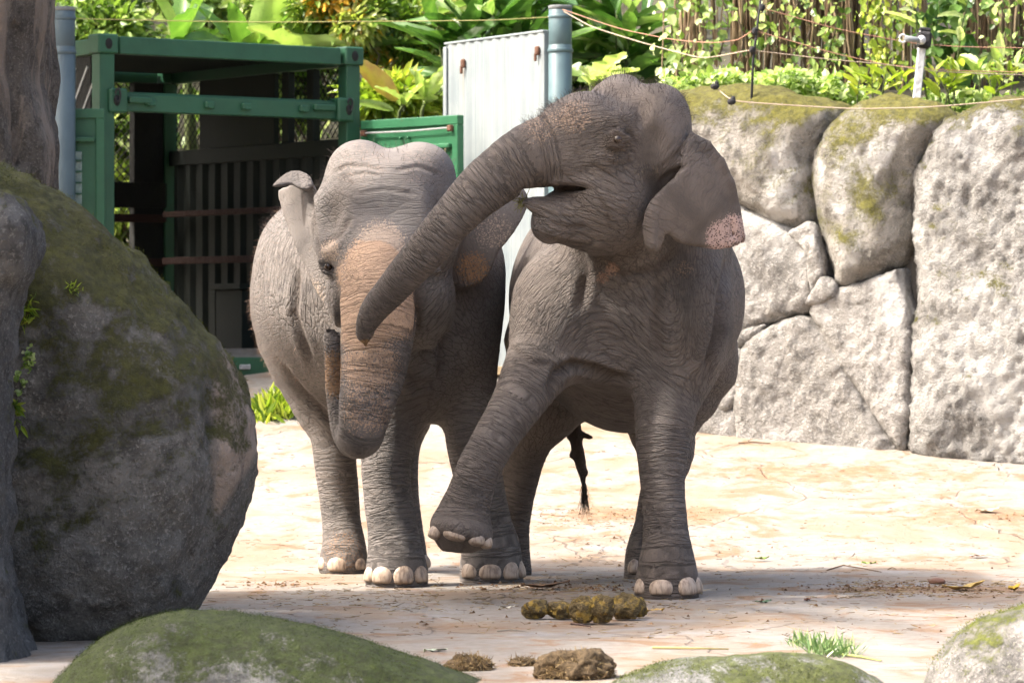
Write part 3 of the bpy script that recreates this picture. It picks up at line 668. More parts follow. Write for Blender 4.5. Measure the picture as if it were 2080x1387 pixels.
def insulator_post():
    Y = 26.2; a, b = P(1856, 260, Y), P(1876, 62, Y); root = empty('insulator_post', a, 'white square aluminium fence post with a black clamp and ringed tube', 'fence post'); al = plain_mat0('white_aluminium', (.74, .75, .76))
    d = Vector(b - a); M = Matrix.Translation(Vector(a)) @ d.to_track_quat('Z', 'Y').to_matrix().to_4x4()
    box_obj('pole', (0, 0, d.length / 2), (.055, .055, d.length), al, root, M, .006)
    cz = d.length * .90
    box_obj('clamp', (.0, -.01, cz), (.115, .10, .125), M_black, root, M, .018); box_obj('clamp_lid', (.005, -.01, cz + .075), (.09, .085, .03), M_black, root, M, .01)
    G = Geo(); G.add(*tube([P(1876, 84, Y - .08), P(1850, 80, Y - .10), P(1838, 79, Y - .11)], [.020, .022, .024], 12)); link('insulator_tube', G.mesh('t'), root, plain_mat0('grey_tube', (.32, .35, .36)))
    c = P(1834, 79, Y - .11); an = np.linspace(0, 2 * np.pi, 21); G = Geo(); G.add(*tube(np.stack([c[0] + .024 * np.cos(an), np.full(21, c[1]), c[2] + .028 * np.sin(an)], 1), .008, 8, False)); link('insulator_ring', G.mesh('r'), root, al)
    link('insulator_cup', ellipsoid_mesh0('c', .032, .03, .034, P(1872, 82, Y - .08)), root, al)
def ellipsoid_mesh0(nm, rx, ry, rz, c):
    bm = bmesh.new(); bmesh.ops.create_uvsphere(bm, u_segments=14, v_segments=9, radius=1)
    for v in bm.verts: v.co = Vector((v.co.x * rx + c[0], v.co.y * ry + c[1], v.co.z * rz + c[2]))
    return bm_mesh(nm, bm, True)
insulator_post()
def rod():
    root = empty('fence_rod', P(1529, 240, 26.2), 'thin black fibreglass fence rod among the hanging roots', 'fence rod')
    G = Geo(); G.add(*tube([P(1524, 260, 26.2), P(1530, 120, 26.2), P(1546, -10, 26.2)], .010, 6)); link('rod_shaft', G.mesh('s'), root, M_black)
    for a, b in ((1528, 102), (1533, 64), (1548, 16)): link('insulator', ellipsoid_mesh0('i', .022, .022, .028, P(a, b, 26.19)), root, M_black)
rod()
for lab, a, b in (('black insulator knob on the mossy wall top where the low cord begins', 1452, 176), ('black insulator knob on the face of the mossy wall top under the first knob', 1486, 207)):
    c = P(a, b, 25.95 if a < 1460 else 25.78); root = empty('fence_insulator', c, lab, 'insulator')
    link('knob', ellipsoid_mesh0('k', .032, .03, .024, c), root, M_black); link('knob_cap', ellipsoid_mesh0('k2', .018, .018, .030, c + [.012, 0, .012]), root, M_black)
# ================================================================ ELEPHANTS
def nd(px, py, Y, r): return (P(px, py, Y), r * Y / FPX)
def nds(l): return [nd(*q) for q in l]
def eln(F, px, py, Y, rx, rym, rz, k, rot=None, mode='add'):
    F.ell(P(px, py, Y), (rx * Y / FPX, rym, rz * Y / FPX), k, rot, mode)
def ear_frame(pts, Yof):
    """pixel outline on a tilted plane whose distance is Yof(px,py) (linear)"""
    p3 = np.array([P(a, b, Yof(a, b)) for a, b in pts])
    O = p3.mean(0); _, _, vt = np.linalg.svd(p3 - O); U, V, N = vt
    if N[1] > 0: N = -N
    return (p3 - O) @ np.stack([U, V], 1), O, U, V, N
def chain_coords(V, nodes, f0, f1):
    """arc length s, angle*radius, membership of each vertex for a limb chain; f0,f1: arc lengths where wrinkling fades in"""
    best = np.full(len(V), 9.0); S = np.zeros(len(V)); A = np.zeros(len(V)); acc = 0
    ref = np.array([0.3, 0.95, 0.1])
    for (p, ra), (q, rb) in zip(nodes[:-1], nodes[1:]):
        ba = q - p; L = np.linalg.norm(ba); d = V - p; t = np.clip(d @ ba / L ** 2, 0, 1); o = d - t[:, None] * ba
        dist = np.abs(np.linalg.norm(o, axis=1) - (ra + t * (rb - ra)))
        e1 = np.cross(ba / L, ref); e1 /= np.linalg.norm(e1); e2 = np.cross(ba / L, e1)
        m = dist < best; best[m] = dist[m]; S[m] = (acc + t * L)[m]; A[m] = (np.arctan2(o @ e2, o @ e1) * 0.16)[m]; acc += L
    wgt = np.clip((S - f0) / (f1 - f0), 0, 1) * np.clip(1.6 - best / 0.035, 0, 1)
    return S, A, wgt
def hair_mesh(name, roots, normals, n, length, lean, width, seed, tip_up=0.3):
    r = np.random.default_rng(seed); i = r.integers(0, len(roots), n); p = roots[i]; nn = normals[i]
    d = nn + lean + 0.45 * r.normal(size=(n, 3)); d /= np.linalg.norm(d, axis=1, keepdims=True)
    L = length * (0.4 + r.random(n))[:, None]; side = np.cross(d, r.normal(size=(n, 3))); side /= np.linalg.norm(side, axis=1, keepdims=True)
    mid = p + d * L * 0.55; tip = p + d * L + np.array([0, 0, -1.0]) * L * 0.18 + 0.12 * L * r.normal(size=(n, 3))
    V = np.stack([p - 0.005 * nn - side * width, p - 0.005 * nn + side * width, mid + side * width * .7, mid - side * width * .7, tip + side * width * .2, tip - side * width * .2], 1).reshape(-1, 3)
    b = np.arange(n)[:, None] * 6
    return np_mesh(name, V, np.vstack([b + [0, 1, 2, 3], b + [3, 2, 4, 5]]), False)

def skin_mat(name, base, light, dark):
    n = NT(name); ob = n.coord('Object')
    wr = n.attr('wr', 'Vector'); wx, wy, ww = n.sep(wr)
    sm = n.attr('smoothskin'); pink = n.attr('pink'); dirt_shade = n.attr('dirt_shade')
    warp = n.noise(ob, 7, 3, out='Color')
    obw = n.vmath('ADD', ob, n.vmath('MULTIPLY', n.vmath('SUBTRACT', warp, (0.5, 0.5, 0.5)), (0.07, 0.07, 0.07)))
    # rings round limbs and trunk
    rv = n.comb(wx, n.math('MULTIPLY', wy, 0.10), 0.0)
    rv = n.vmath('ADD', rv, n.vmath('MULTIPLY', n.vmath('SUBTRACT', warp, (0.5, 0.5, 0.5)), (0.022, 0.022, 0.022)))
    r1 = n.step(n.voro(rv, 44, 'DISTANCE_TO_EDGE'), 0.0, 0.16)
    r2 = n.step(n.voro(n.vmath('ADD', rv, (3.1, 7.7, 1.2)), 90, 'DISTANCE_TO_EDGE'), 0.0, 0.22)
    ring = n.math('ADD', n.math('MULTIPLY', r1, 0.7), n.math('MULTIPLY', r2, 0.45))
    # body creases: curved, stretched
    bv = n.attr('flow', 'Vector')
    bv = n.vmath('ADD', bv, n.vmath('MULTIPLY', n.vmath('SUBTRACT', warp, (0.5, 0.5, 0.5)), (0.035, 0.035, 0.035)))
    b1 = n.step(n.voro(bv, 27, 'DISTANCE_TO_EDGE'), 0.0, 0.15)
    b2 = n.step(n.voro(n.vmath('ADD', bv, (5.1, 1.7, 3.3)), 62, 'DISTANCE_TO_EDGE'), 0.0, 0.20)
    body = n.math('ADD', n.math('MULTIPLY', b1, 0.7), n.math('MULTIPLY', b2, 0.5))
    fine = n.voro(obw, 95, 'DISTANCE_TO_EDGE'); fine = n.step(fine, 0.0, 0.22)
    wsel = n.mix(ww, n.comb(body, body, body), n.comb(ring, ring, ring))
    h = n.math('ADD', n.sep(wsel)[0], n.math('MULTIPLY', fine, 0.22))
    amt = n.math('SUBTRACT', 1.0, n.math('MULTIPLY', sm, 0.8))
    grain = n.noise(ob, 260, 3)
    hh = n.math('ADD', n.math('MULTIPLY', h, amt), n.math('MULTIPLY', grain, 0.12))
    nor = n.bump(hh, 0.0075, 1.0)
    # colour
    c = n.mix(n.step(n.noise(ob, 2.3, 5, 0.6), 0.35, 0.7), base, light)
    c = n.mix(n.math('MULTIPLY', n.step(n.noise(ob, 6.5, 5, 0.65, 0.4), 0.48, 0.72), 0.65), c, dark)
    c = n.mix(n.math('MULTIPLY', n.step(n.noise(obw, 30, 4, 0.7), 0.55, 0.8), 0.35), c, (0.33, 0.25, 0.18))
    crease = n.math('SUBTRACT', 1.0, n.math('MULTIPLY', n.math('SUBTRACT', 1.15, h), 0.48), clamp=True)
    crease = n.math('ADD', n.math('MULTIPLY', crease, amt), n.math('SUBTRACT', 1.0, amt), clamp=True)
    c = n.mix(1.0, c, n.comb(crease, crease, crease), 'MULTIPLY')  # wrinkle shade multiplied into the skin colour
    c = n.mix(n.math('MULTIPLY', dirt_shade, 0.75, clamp=True), c, (0.10, 0.075, 0.06))  # dark patches: dirt, plus shade painted into mouth, folds and undersides
    # depigmented patches: soft core, speckled edge
    sp = n.voro(ob, 84, 'F1'); spk = n.step(sp, 0.30, 0.44)
    sp2 = n.noise(ob, 105, 3, 0.7); spot = n.attr('spot')
    edge = n.step(n.math('ADD', pink, n.math('MULTIPLY', n.math('SUBTRACT', sp2, 0.5), 1.5)), 0.42, 0.62)
    pk = n.mix(n.math('MULTIPLY', n.math('SUBTRACT', 1.0, spk), spot), n.attr('pinkcol', 'Vector'), (0.16, 0.10, 0.085))
    c = n.mix(edge, c, n.mix(1.0, pk, n.comb(crease, crease, crease), 'MULTIPLY'))
    rough = n.math('ADD', 0.62, n.math('MULTIPLY', grain, 0.2))
    return n.out(n.bsdf(c, rough, nor, spec=0.35))

def plain_mat(name, col, rough=0.6, spec=0.5, metal=0.0, var=0.15, scale=8, bump=0.0):
    n = NT(name); ob = n.coord('Object'); t = n.noise(ob, scale, 5, 0.65)
    c = n.mix(n.step(t, 0.3, 0.7), tuple(x * (1 - var) for x in col), tuple(min(1, x * (1 + var)) for x in col))
    return n.out(n.bsdf(c, rough, n.bump(t, bump) if bump else None, metal, spec))
M_nail = NT('toenail'); _ob = M_nail.coord('Generated')
_c = M_nail.mix(M_nail.step(M_nail.noise(M_nail.map(M_nail.coord('Object'), (1, 1, .25)), 60, 3), .42, .66), (0.56, 0.43, 0.32), (0.30, 0.215, 0.155))
_c = M_nail.mix(M_nail.step(M_nail.sep(_ob)[2], 0.28, 0.02), _c, (0.20, 0.14, 0.10))
M_nail = M_nail.out(M_nail.bsdf(_c, 0.42, M_nail.bump(M_nail.noise(M_nail.map(M_nail.coord('Object'), (1, 1, .2)), 90, 3), 0.003)))
M_eye = plain_mat('eyeball', (0.035, 0.018, 0.010), 0.12, 0.6, 0, 0.3, 60)
M_hair = plain_mat('elephant_hair', (0.075, 0.055, 0.045), 0.6, 0.3)
M_straw = plain_mat('straw', (0.42, 0.34, 0.17), 0.7, 0.3, 0, 0.35, 30)

def ellipsoid_mesh(name, rx, ry, rz, cut=None, seg=20, rings=12):
    bm = bmesh.new(); bmesh.ops.create_uvsphere(bm, u_segments=seg, v_segments=rings, radius=1)
    for v in bm.verts:
        if cut is not None and v.co.z < cut: v.co.z = cut
        v.co = Vector((v.co.x * rx, v.co.y * ry, v.co.z * rz))
    return bm_mesh(name, bm, True)
NAILR = random.Random(4)
def nails(parent, c, rad, zc, specs, tilt=0.25, mat3=None):
    """specs: (angle deg from facing camera, width, height)"""
    for a, wd, ht in specs:
        a = R(a); pos = Vector((c[0] + rad * math.sin(a), c[1] - rad * math.cos(a), zc))
        wd *= NAILR.uniform(.94, 1.10); ht *= NAILR.uniform(1.0, 1.15); me = ellipsoid_mesh('toenail', wd / 2, 0.032, ht * 0.62, cut=-0.62)
        o = link('toenail', me, None, M_nail)
        M = Matrix.Translation(pos) @ Matrix.Rotation(a, 4, 'Z') @ Matrix.Rotation(-tilt, 4, 'X')
        if mat3 is not None: M = mat3 @ M
        me.transform(M); o.parent = parent; o.matrix_parent_inverse = parent_world(parent).inverted()
def eye_obj(parent, p, r):
    o = link('eye', ellipsoid_mesh('eye', r, r, r, None, 16, 10), None, M_eye); o.data.transform(Matrix.Translation(Vector(p)))
    o.parent = parent; o.matrix_parent_inverse = parent_world(parent).inverted()

def build_elephant(name, label, loc, field, limbs, smooth_pts, pink_pts, dirt_shade_pts, flow, mat, fold=0.0016, creases=()):
    V, F = field.nets(); V = relax(V, F, 2, 0.5)
    n = len(V); S = np.zeros(n); A = np.zeros(n); Wt = np.zeros(n)
    for nodes, f0, f1 in limbs:
        s_, a_, w_ = chain_coords(V, nodes, f0, f1); m = w_ > Wt; S[m] = s_[m]; A[m] = a_[m]; Wt[m] = w_[m]
    def blobs(pts, soft=0.5):
        w_ = np.zeros(n)
        for px, py, Y, r, a in pts:
            d = np.linalg.norm((V - P(px, py, Y)) * [1, 0.8, 1], axis=1) / r
            w_ = np.maximum(w_, a * np.clip((1 - d) / soft, 0, 1))
        return w_
    sm = blobs(smooth_pts); pk = np.zeros(n); spt = np.zeros(n); pc = np.tile([0.55, 0.36, 0.24], (n, 1)).astype(float)
    for px, py, Y, r, a, col in pink_pts:
        d = np.linalg.norm((V - P(px, py, Y)) * [1, 0.6, 1], axis=1) / r; w_ = a * np.clip((1 - d) / 0.6, 0, 1)
        m = w_ > pk; pk[m] = w_[m]; pc[m] = col; spt[m] = 1.0 if col[2] > .37 else .15
    dt = blobs(dirt_shade_pts, 0.7)
    # flow coordinates: position compressed along the local crease direction
    fl = np.zeros((n, 3)); tot = np.zeros(n) + 1e-9; Dv = np.zeros((n, 3))
    for px, py, Y, r, d in flow:
        w_ = np.exp(-(np.linalg.norm(V - P(px, py, Y), axis=1) / r) ** 2); Dv += w_[:, None] * np.asarray(d, float); tot += w_
    Dv /= np.linalg.norm(Dv, axis=1, keepdims=True) + 1e-9
    # relief: big soft folds + wrinkles on the mesh itself
    N = vnormals(V, F)
    ctr = V.mean(0)
    fl = V - 0.87 * np.einsum('ij,ij->i', V - ctr, Dv)[:, None] * Dv
    amt = (1 - 0.85 * sm)
    ridge = lambda x: 1 - np.minimum(np.abs(x) / 0.22, 1)
    q = fl + 0.05 * np.stack([vnoise(V * 5), vnoise(V * 5 + 9), vnoise(V * 5 + 21)], 1)
    h = -fold * amt * (1 - Wt) * (ridge(vnoise(q * 13)) + 0.7 * ridge(vnoise(q * 27 + 5)))
    rq = np.stack([S * 1.0, A * 0.25, np.zeros(n)], 1) + 0.02 * np.stack([vnoise(V * 6), vnoise(V * 6 + 4), np.zeros(n)], 1)
    h += -fold * amt * Wt * (ridge(vnoise(rq * 24)) + 0.6 * ridge(vnoise(rq * 48 + 3)))
    h += 0.007 * fbm(V * 3.1, 3)
    for pts, Yr, dep, wid in creases:
        best = np.full(n, 9.0); pp = [P(a, b, Yr) for a, b in pts]; fr = (N[:, 1] < .15) & (np.abs(V[:, 1] - Yr) < .5)
        idx = np.where(fr)[0]; W_ = V[idx][:, [0, 2]]; bd = np.full(len(idx), 9.0); tt = np.zeros(len(idx)); m_ = len(pp) - 1
        for j in range(m_):
            a, b = pp[j][[0, 2]], pp[j + 1][[0, 2]]; t = np.clip((W_ - a) @ (b - a) / ((b - a) @ (b - a)), 0, 1); d = np.linalg.norm(W_ - a - t[:, None] * (b - a), axis=1); mm = d < bd; bd[mm] = d[mm]; tt[mm] = ((j + t) / m_)[mm]
        w_ = np.exp(-(bd / wid) ** 2) * np.clip(np.sin(np.pi * np.clip(tt, .02, .98)) * 2.2, 0, 1); lip = np.exp(-((bd - 2 * wid) / (wid * .9)) ** 2) * np.clip(np.sin(np.pi * np.clip(tt, .02, .98)) * 2, 0, 1)
        h[idx] += -dep * w_ + .35 * dep * lip; dt[idx] = np.maximum(dt[idx], .75 * w_ * min(1, dep / .010))  # folds are carved and their shade painted in as well
    V = V + N * h[:, None]
    root = empty(name, loc, label, 'elephant')
    me = np_mesh('body', V, F, True, {'wr': np.stack([S, A, Wt], 1), 'smoothskin': sm, 'pink': pk, 'spot': spt, 'pinkcol': pc, 'dirt_shade': dt, 'flow': fl})
    body = link('body', me, root, mat)
    return root, V, vnormals(V, F)

# ---------------------------------------------------------------- elephant facing the camera
def elephant_a():
    F = Field((-1.75, 18.85, -0.06), (0.30, 22.35, 2.55), 0.0125)
    # trunk, barrel, rump
    eln(F, 742, 600, 21.05, 232, 0.80, 205, 0.10)
    eln(F, 850, 610, 20.45, 165, 0.55, 190, 0.30)
    eln(F, 735, 640, 21.45, 200, 0.60, 190, 0.25)
    eln(F, 850, 740, 20.35, 95, 0.50, 120, 0.25)
    eln(F, 665, 500, 21.2, 120, 0.70, 95, 0.20)
    eln(F, 935, 640, 20.3, 62, 0.34, 130, 0.15)
    # legs
    legs = []
    l2 = nds([(800, 700, 20.15, 82), (796, 830, 20.08, 62), (784, 930, 20.02, 52), (787, 1000, 20.0, 49), (797, 1070, 19.98, 51), (803, 1125, 19.96, 57), (805, 1160, 19.95, 63), (805, 1196, 19.95, 65)])
    l4 = nds([(925, 640, 20.3, 80), (948, 760, 20.3, 60), (957, 850, 20.3, 57), (966, 930, 20.3, 53), (978, 1000, 20.3, 48), (988, 1065, 20.3, 50), (996, 1110, 20.3, 58), (998, 1150, 20.3, 65), (998, 1186, 20.3, 66)])
    l1 = nds([(655, 690, 21.5, 120), (668, 800, 21.45, 82), (678, 880, 21.4, 50), (684, 960, 21.4, 44), (692, 1040, 21.4, 41), (698, 1100, 21.35, 44), (698, 1140, 21.3, 49), (698, 1172, 21.3, 50)])
    l3 = nds([(840, 700, 21.4, 100), (830, 820, 21.4, 62), (817, 900, 21.4, 40), (812, 980, 21.4, 39), (815, 1050, 21.4, 40), (820, 1110, 21.4, 46), (822, 1165, 21.4, 49)])
    for l, k in ((l2, .16), (l4, .12), (l1, .14), (l3, .10)): F.limb(l, k)
    # neck and head
    F.cone(P(835, 540, 20.4), P(795, 470, 19.95), .50, .40, .15)
    eln(F, 786, 436, 19.72, 152, 0.34, 124, 0.12)
    eln(F, 735, 356, 19.74, 74, 0.25, 72, 0.06); eln(F, 851, 358, 19.74, 76, 0.25, 72, 0.06); eln(F, 790, 365, 19.66, 100, 0.22, 56, .06)
    eln(F, 785, 470, 19.58, 120, 0.26, 120, 0.10)
    eln(F, 688, 500, 19.58, 46, 0.18, 52, 0.07); eln(F, 880, 500, 19.60, 50, 0.18, 55, 0.07)
    eln(F, 778, 430, 19.315, 70, 0.05, 60, 0.12, mode='sub')
    eln(F, 664, 448, 19.45, 22, 0.06, 40, 0.11, mode='sub'); eln(F, 906, 440, 19.48, 22, 0.06, 40, 0.11, mode='sub')
    eln(F, 715, 600, 19.62, 55, 0.20, 80, 0.08); eln(F, 868, 605, 19.64, 60, 0.22, 85, 0.08)
    eln(F, 862, 655, 19.70, 45, 0.18, 55, 0.06)
    eln(F, 790, 700, 19.85, 60, 0.20, 60, 0.08)
    tr = nds([(772, 520, 19.50, 84), (768, 590, 19.38, 84), (768, 660, 19.30, 79), (762, 730, 19.25, 71), (749, 800, 19.22, 60), (738, 855, 19.22, 51), (731, 884, 19.26, 47), (722, 893, 19.34, 39), (706, 882, 19.42, 32), (692, 850, 19.45, 26), (684, 790, 19.45, 23.5), (679, 730, 19.44, 21.5), (676, 682, 19.43, 20.5)])
    F.limb(tr[:8], .07); F.limb(tr[7:], .012)
    tp = P(676, 672, 19.43)
    F.ell(P(675, 672, 19.455), (.040, .022, .034), .012)                                   # the finger at the trunk tip
    F.cone(P(677, 645, 19.42), P(679, 715, 19.44), .046, .030, .012, 'sub')
    # eyes: lid bulge and slit
    for (ex, ey, eY) in ((667, 537, 19.515), (879, 530, 19.455)):
        F.ell(P(ex, ey, eY), (.06, .045, .055), .035)
        F.cone(P(ex - 11, ey + 2, eY - .05), P(ex + 11, ey + 8, eY - .05), .015, .011, .012, 'sub')
        F.cone(P(ex - 18, ey - 6, eY - .035), P(ex + 18, ey - 4, eY - .035), .012, .012, .02)
        F.cone(P(ex - 16, ey + 18, eY - .03), P(ex + 16, ey + 22, eY - .03), .010, .010, .02)
    # ears
    pl = smooth_poly([(634, 372), (612, 366), (586, 378), (566, 384), (566, 404), (576, 440), (594, 485), (618, 540), (640, 590), (664, 640), (690, 668), (700, 640), (684, 590), (668, 530), (655, 450), (645, 390)], 1)
    q, O, U, V_, N = ear_frame(pl, lambda a, b: 19.82 + (645 - a) / 80 * 0.24 - (b - 500) / 200 * .08)
    F.plate(q, O, U, V_, N, .017, .014, .03)
    fl = smooth_poly([(636, 362), (618, 349), (594, 346), (574, 356), (552, 374), (550, 381), (572, 380), (590, 374), (606, 384), (622, 388), (636, 384)], 1)      # folded-over top
    q, O, U, V_, N = ear_frame(fl, lambda a, b: 19.94 - (b - 346) / 40 * .10)
    F.plate(q, O, U, V_, N, .015, .013, .02)
    pr = smooth_poly([(905, 395), (950, 365), (1010, 352), (1055, 372), (1073, 402), (1060, 440), (1030, 485), (1004, 515), (993, 555), (966, 582), (938, 588), (918, 570), (905, 520)], 1)
    q, O, U, V_, N = ear_frame(pr, lambda a, b: 19.82 + (a - 910) / 160 * 0.20)
    F.plate(q, O, U, V_, N, .018, .015, .04, bend=lambda u, v: 0.03 * np.sin(u * 5 + 1) + 0.02 * np.sin(v * 9))
    # feet cut flat at the ground
    F.halfspace((0, 0, -0.030), (0, 0, -1), .02)
    D = F
    for px, py, Y, zg in ((805, 0, 19.95, 0.0), (998, 0, 20.3, -0.004)):
        pass
    limbs = [(tr, .10, .35), (l2, .35, .65), (l4, .5, .8), (l1, .45, .75), (l3, .5, .8)]
    smooth = [(735, 330, 19.6, .34, 1), (850, 330, 19.6, .34, 1), (785, 420, 19.4, .40, 1), (700, 470, 19.5, .25, .7), (1000, 450, 19.9, .42, .9), (590, 420, 19.95, .30, .9), (640, 540, 19.9, .22, .8)]
    pc = (0.66, 0.45, 0.305); pg = (0.60, 0.47, 0.365)
    pink = [(762, 545, 19.25, .26, 1.0, pc), (745, 600, 19.2, .26, .95, pc), (740, 660, 19.15, .27, .8, pc), (800, 630, 19.15, .27, .72, pc), (750, 740, 19.1, .28, .62, pc), (745, 830, 19.1, .25, .50, pc),
            (775, 500, 19.3, .22, .7, pg), (715, 560, 19.35, .18, .62, pc), (672, 510, 19.45, .12, .6, pg), (960, 545, 19.9, .16, .58, (.42, .24, .12)), (1000, 470, 19.9, .2, .45, pg), (650, 600, 19.9, .2, .55, (.5, .38, .28)),
            (680, 760, 19.35, .22, .62, (.42, .25, .13)), (700, 1120, 21.2, .25, .45, (.42, .26, .16)), (740, 330, 19.5, .3, .38, (.36, .27, .22)), (860, 335, 19.5, .3, .36, (.36, .27, .22))]
    dirt_shade = [(845, 800, 20.0, .32, .6), (800, 1150, 19.8, .2, .35), (925, 560, 20.0, .25, .8), (677, 672, 19.43, .05, 1.0)]
    flow = [(600, 600, 21, .5, (0, .1, 1)), (640, 520, 20.8, .4, (0.1, 0, 1)), (580, 720, 21, .4, (1, 0, .3)), (780, 300, 19.6, .3, (1, 0, 0)), (780, 480, 19.4, .3, (1, 0, .1)), (690, 600, 19.5, .2, (.3, 0, 1)), (880, 620, 19.6, .25, (.6, 0, 1)),
            (950, 680, 20.1, .3, (1, 0, -.25)), (850, 780, 20.0, .3, (1, 0, .4)), (660, 830, 21.3, .3, (.7, 0, -1))]
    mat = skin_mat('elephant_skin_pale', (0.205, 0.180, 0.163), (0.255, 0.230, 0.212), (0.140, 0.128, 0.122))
    root, V, N = build_elephant('elephant', 'pale elephant with peach freckled trunk curled up at its tip, facing forward', P(860, 1170, 20.6) * [1, 1, 0], F, limbs, smooth, pink, dirt_shade, flow, mat, .0009, [([(612, 545), (604, 640), (640, 745)], 20.7, .022, .022), ([(575, 735), (620, 800), (692, 872)], 21.2, .024, .022), ([(820, 735), (850, 790), (888, 768)], 20.1, .02, .02), ([(908, 585), (902, 680), (892, 790)], 20.1, .022, .022), ([(672, 352), (705, 336), (745, 338), (785, 350)], 19.5, .007, .010), ([(690, 362), (740, 352), (780, 362)], 19.5, .005, .008), ([(800, 350), (850, 338), (900, 356)], 19.5, .007, .010), ([(650, 505), (690, 478), (715, 440)], 19.4, .010, .016), ([(690, 560), (684, 620), (690, 680)], 19.4, .016, .014), ([(848, 560), (852, 630), (845, 690)], 19.35, .018, .014), ([(720, 395), (780, 385), (850, 395)], 19.4, .005, .010), ([(628, 380), (640, 450), (655, 520)], 19.75, .014, .012), ([(648, 560), (668, 572), (690, 562)], 19.45, .007, .008)])
    for (ex, ey, eY) in ((667, 541, 19.487), (880, 535, 19.430)): eye_obj(root, P(ex, ey, eY), .026)
    def foot(px, Y, rpx, zg, sp, ang=0): nails(root, (P(px, 0, Y)[0], Y), rpx * Y / FPX - .012, zg + .058, [(a + ang, w_, h_) for a, w_, h_ in sp])
    foot(805, 19.95, 63, 0.0, [(-62, .11, .095), (-27, .125, .105), (16, .125, .105), (58, .11, .095)])
    foot(998, 20.3, 64, 0.0, [(-45, .115, .10), (-2, .125, .105), (40, .12, .12), (75, .10, .10)])
    foot(698, 21.3, 48, -.03, [(-66, .09, .08), (-14, .115, .10), (46, .10, .08)])
    foot(822, 21.4, 48, -.03, [(30, .10, .09), (70, .10, .08)])
    top = (V[:, 2] > 1.95) & (N[:, 2] > .1) & (V[:, 1] > 19.4)
    sel = top & ((N[:, 2] < .75) | (np.abs(V[:, 0] - P(793, 0, 19.7)[0]) < .10))
    h1 = hair_mesh('hair', V[sel], N[sel], 2000, .05, np.array([0, 0, .2]), .0007, 3)
    link('hair', h1, root, M_hair)
    back = (V[:, 1] > 20.5) & (V[:, 2] > 1.1) & (V[:, 0] < -.75)
    h2 = hair_mesh('back_hair', V[back], N[back], 2400, .024, np.array([0, 0, -.3]), .0006, 4)
    link('back_hair', h2, root, plain_mat('red_brown_hair', (0.34, 0.22, 0.16), .6, .3))
    return root

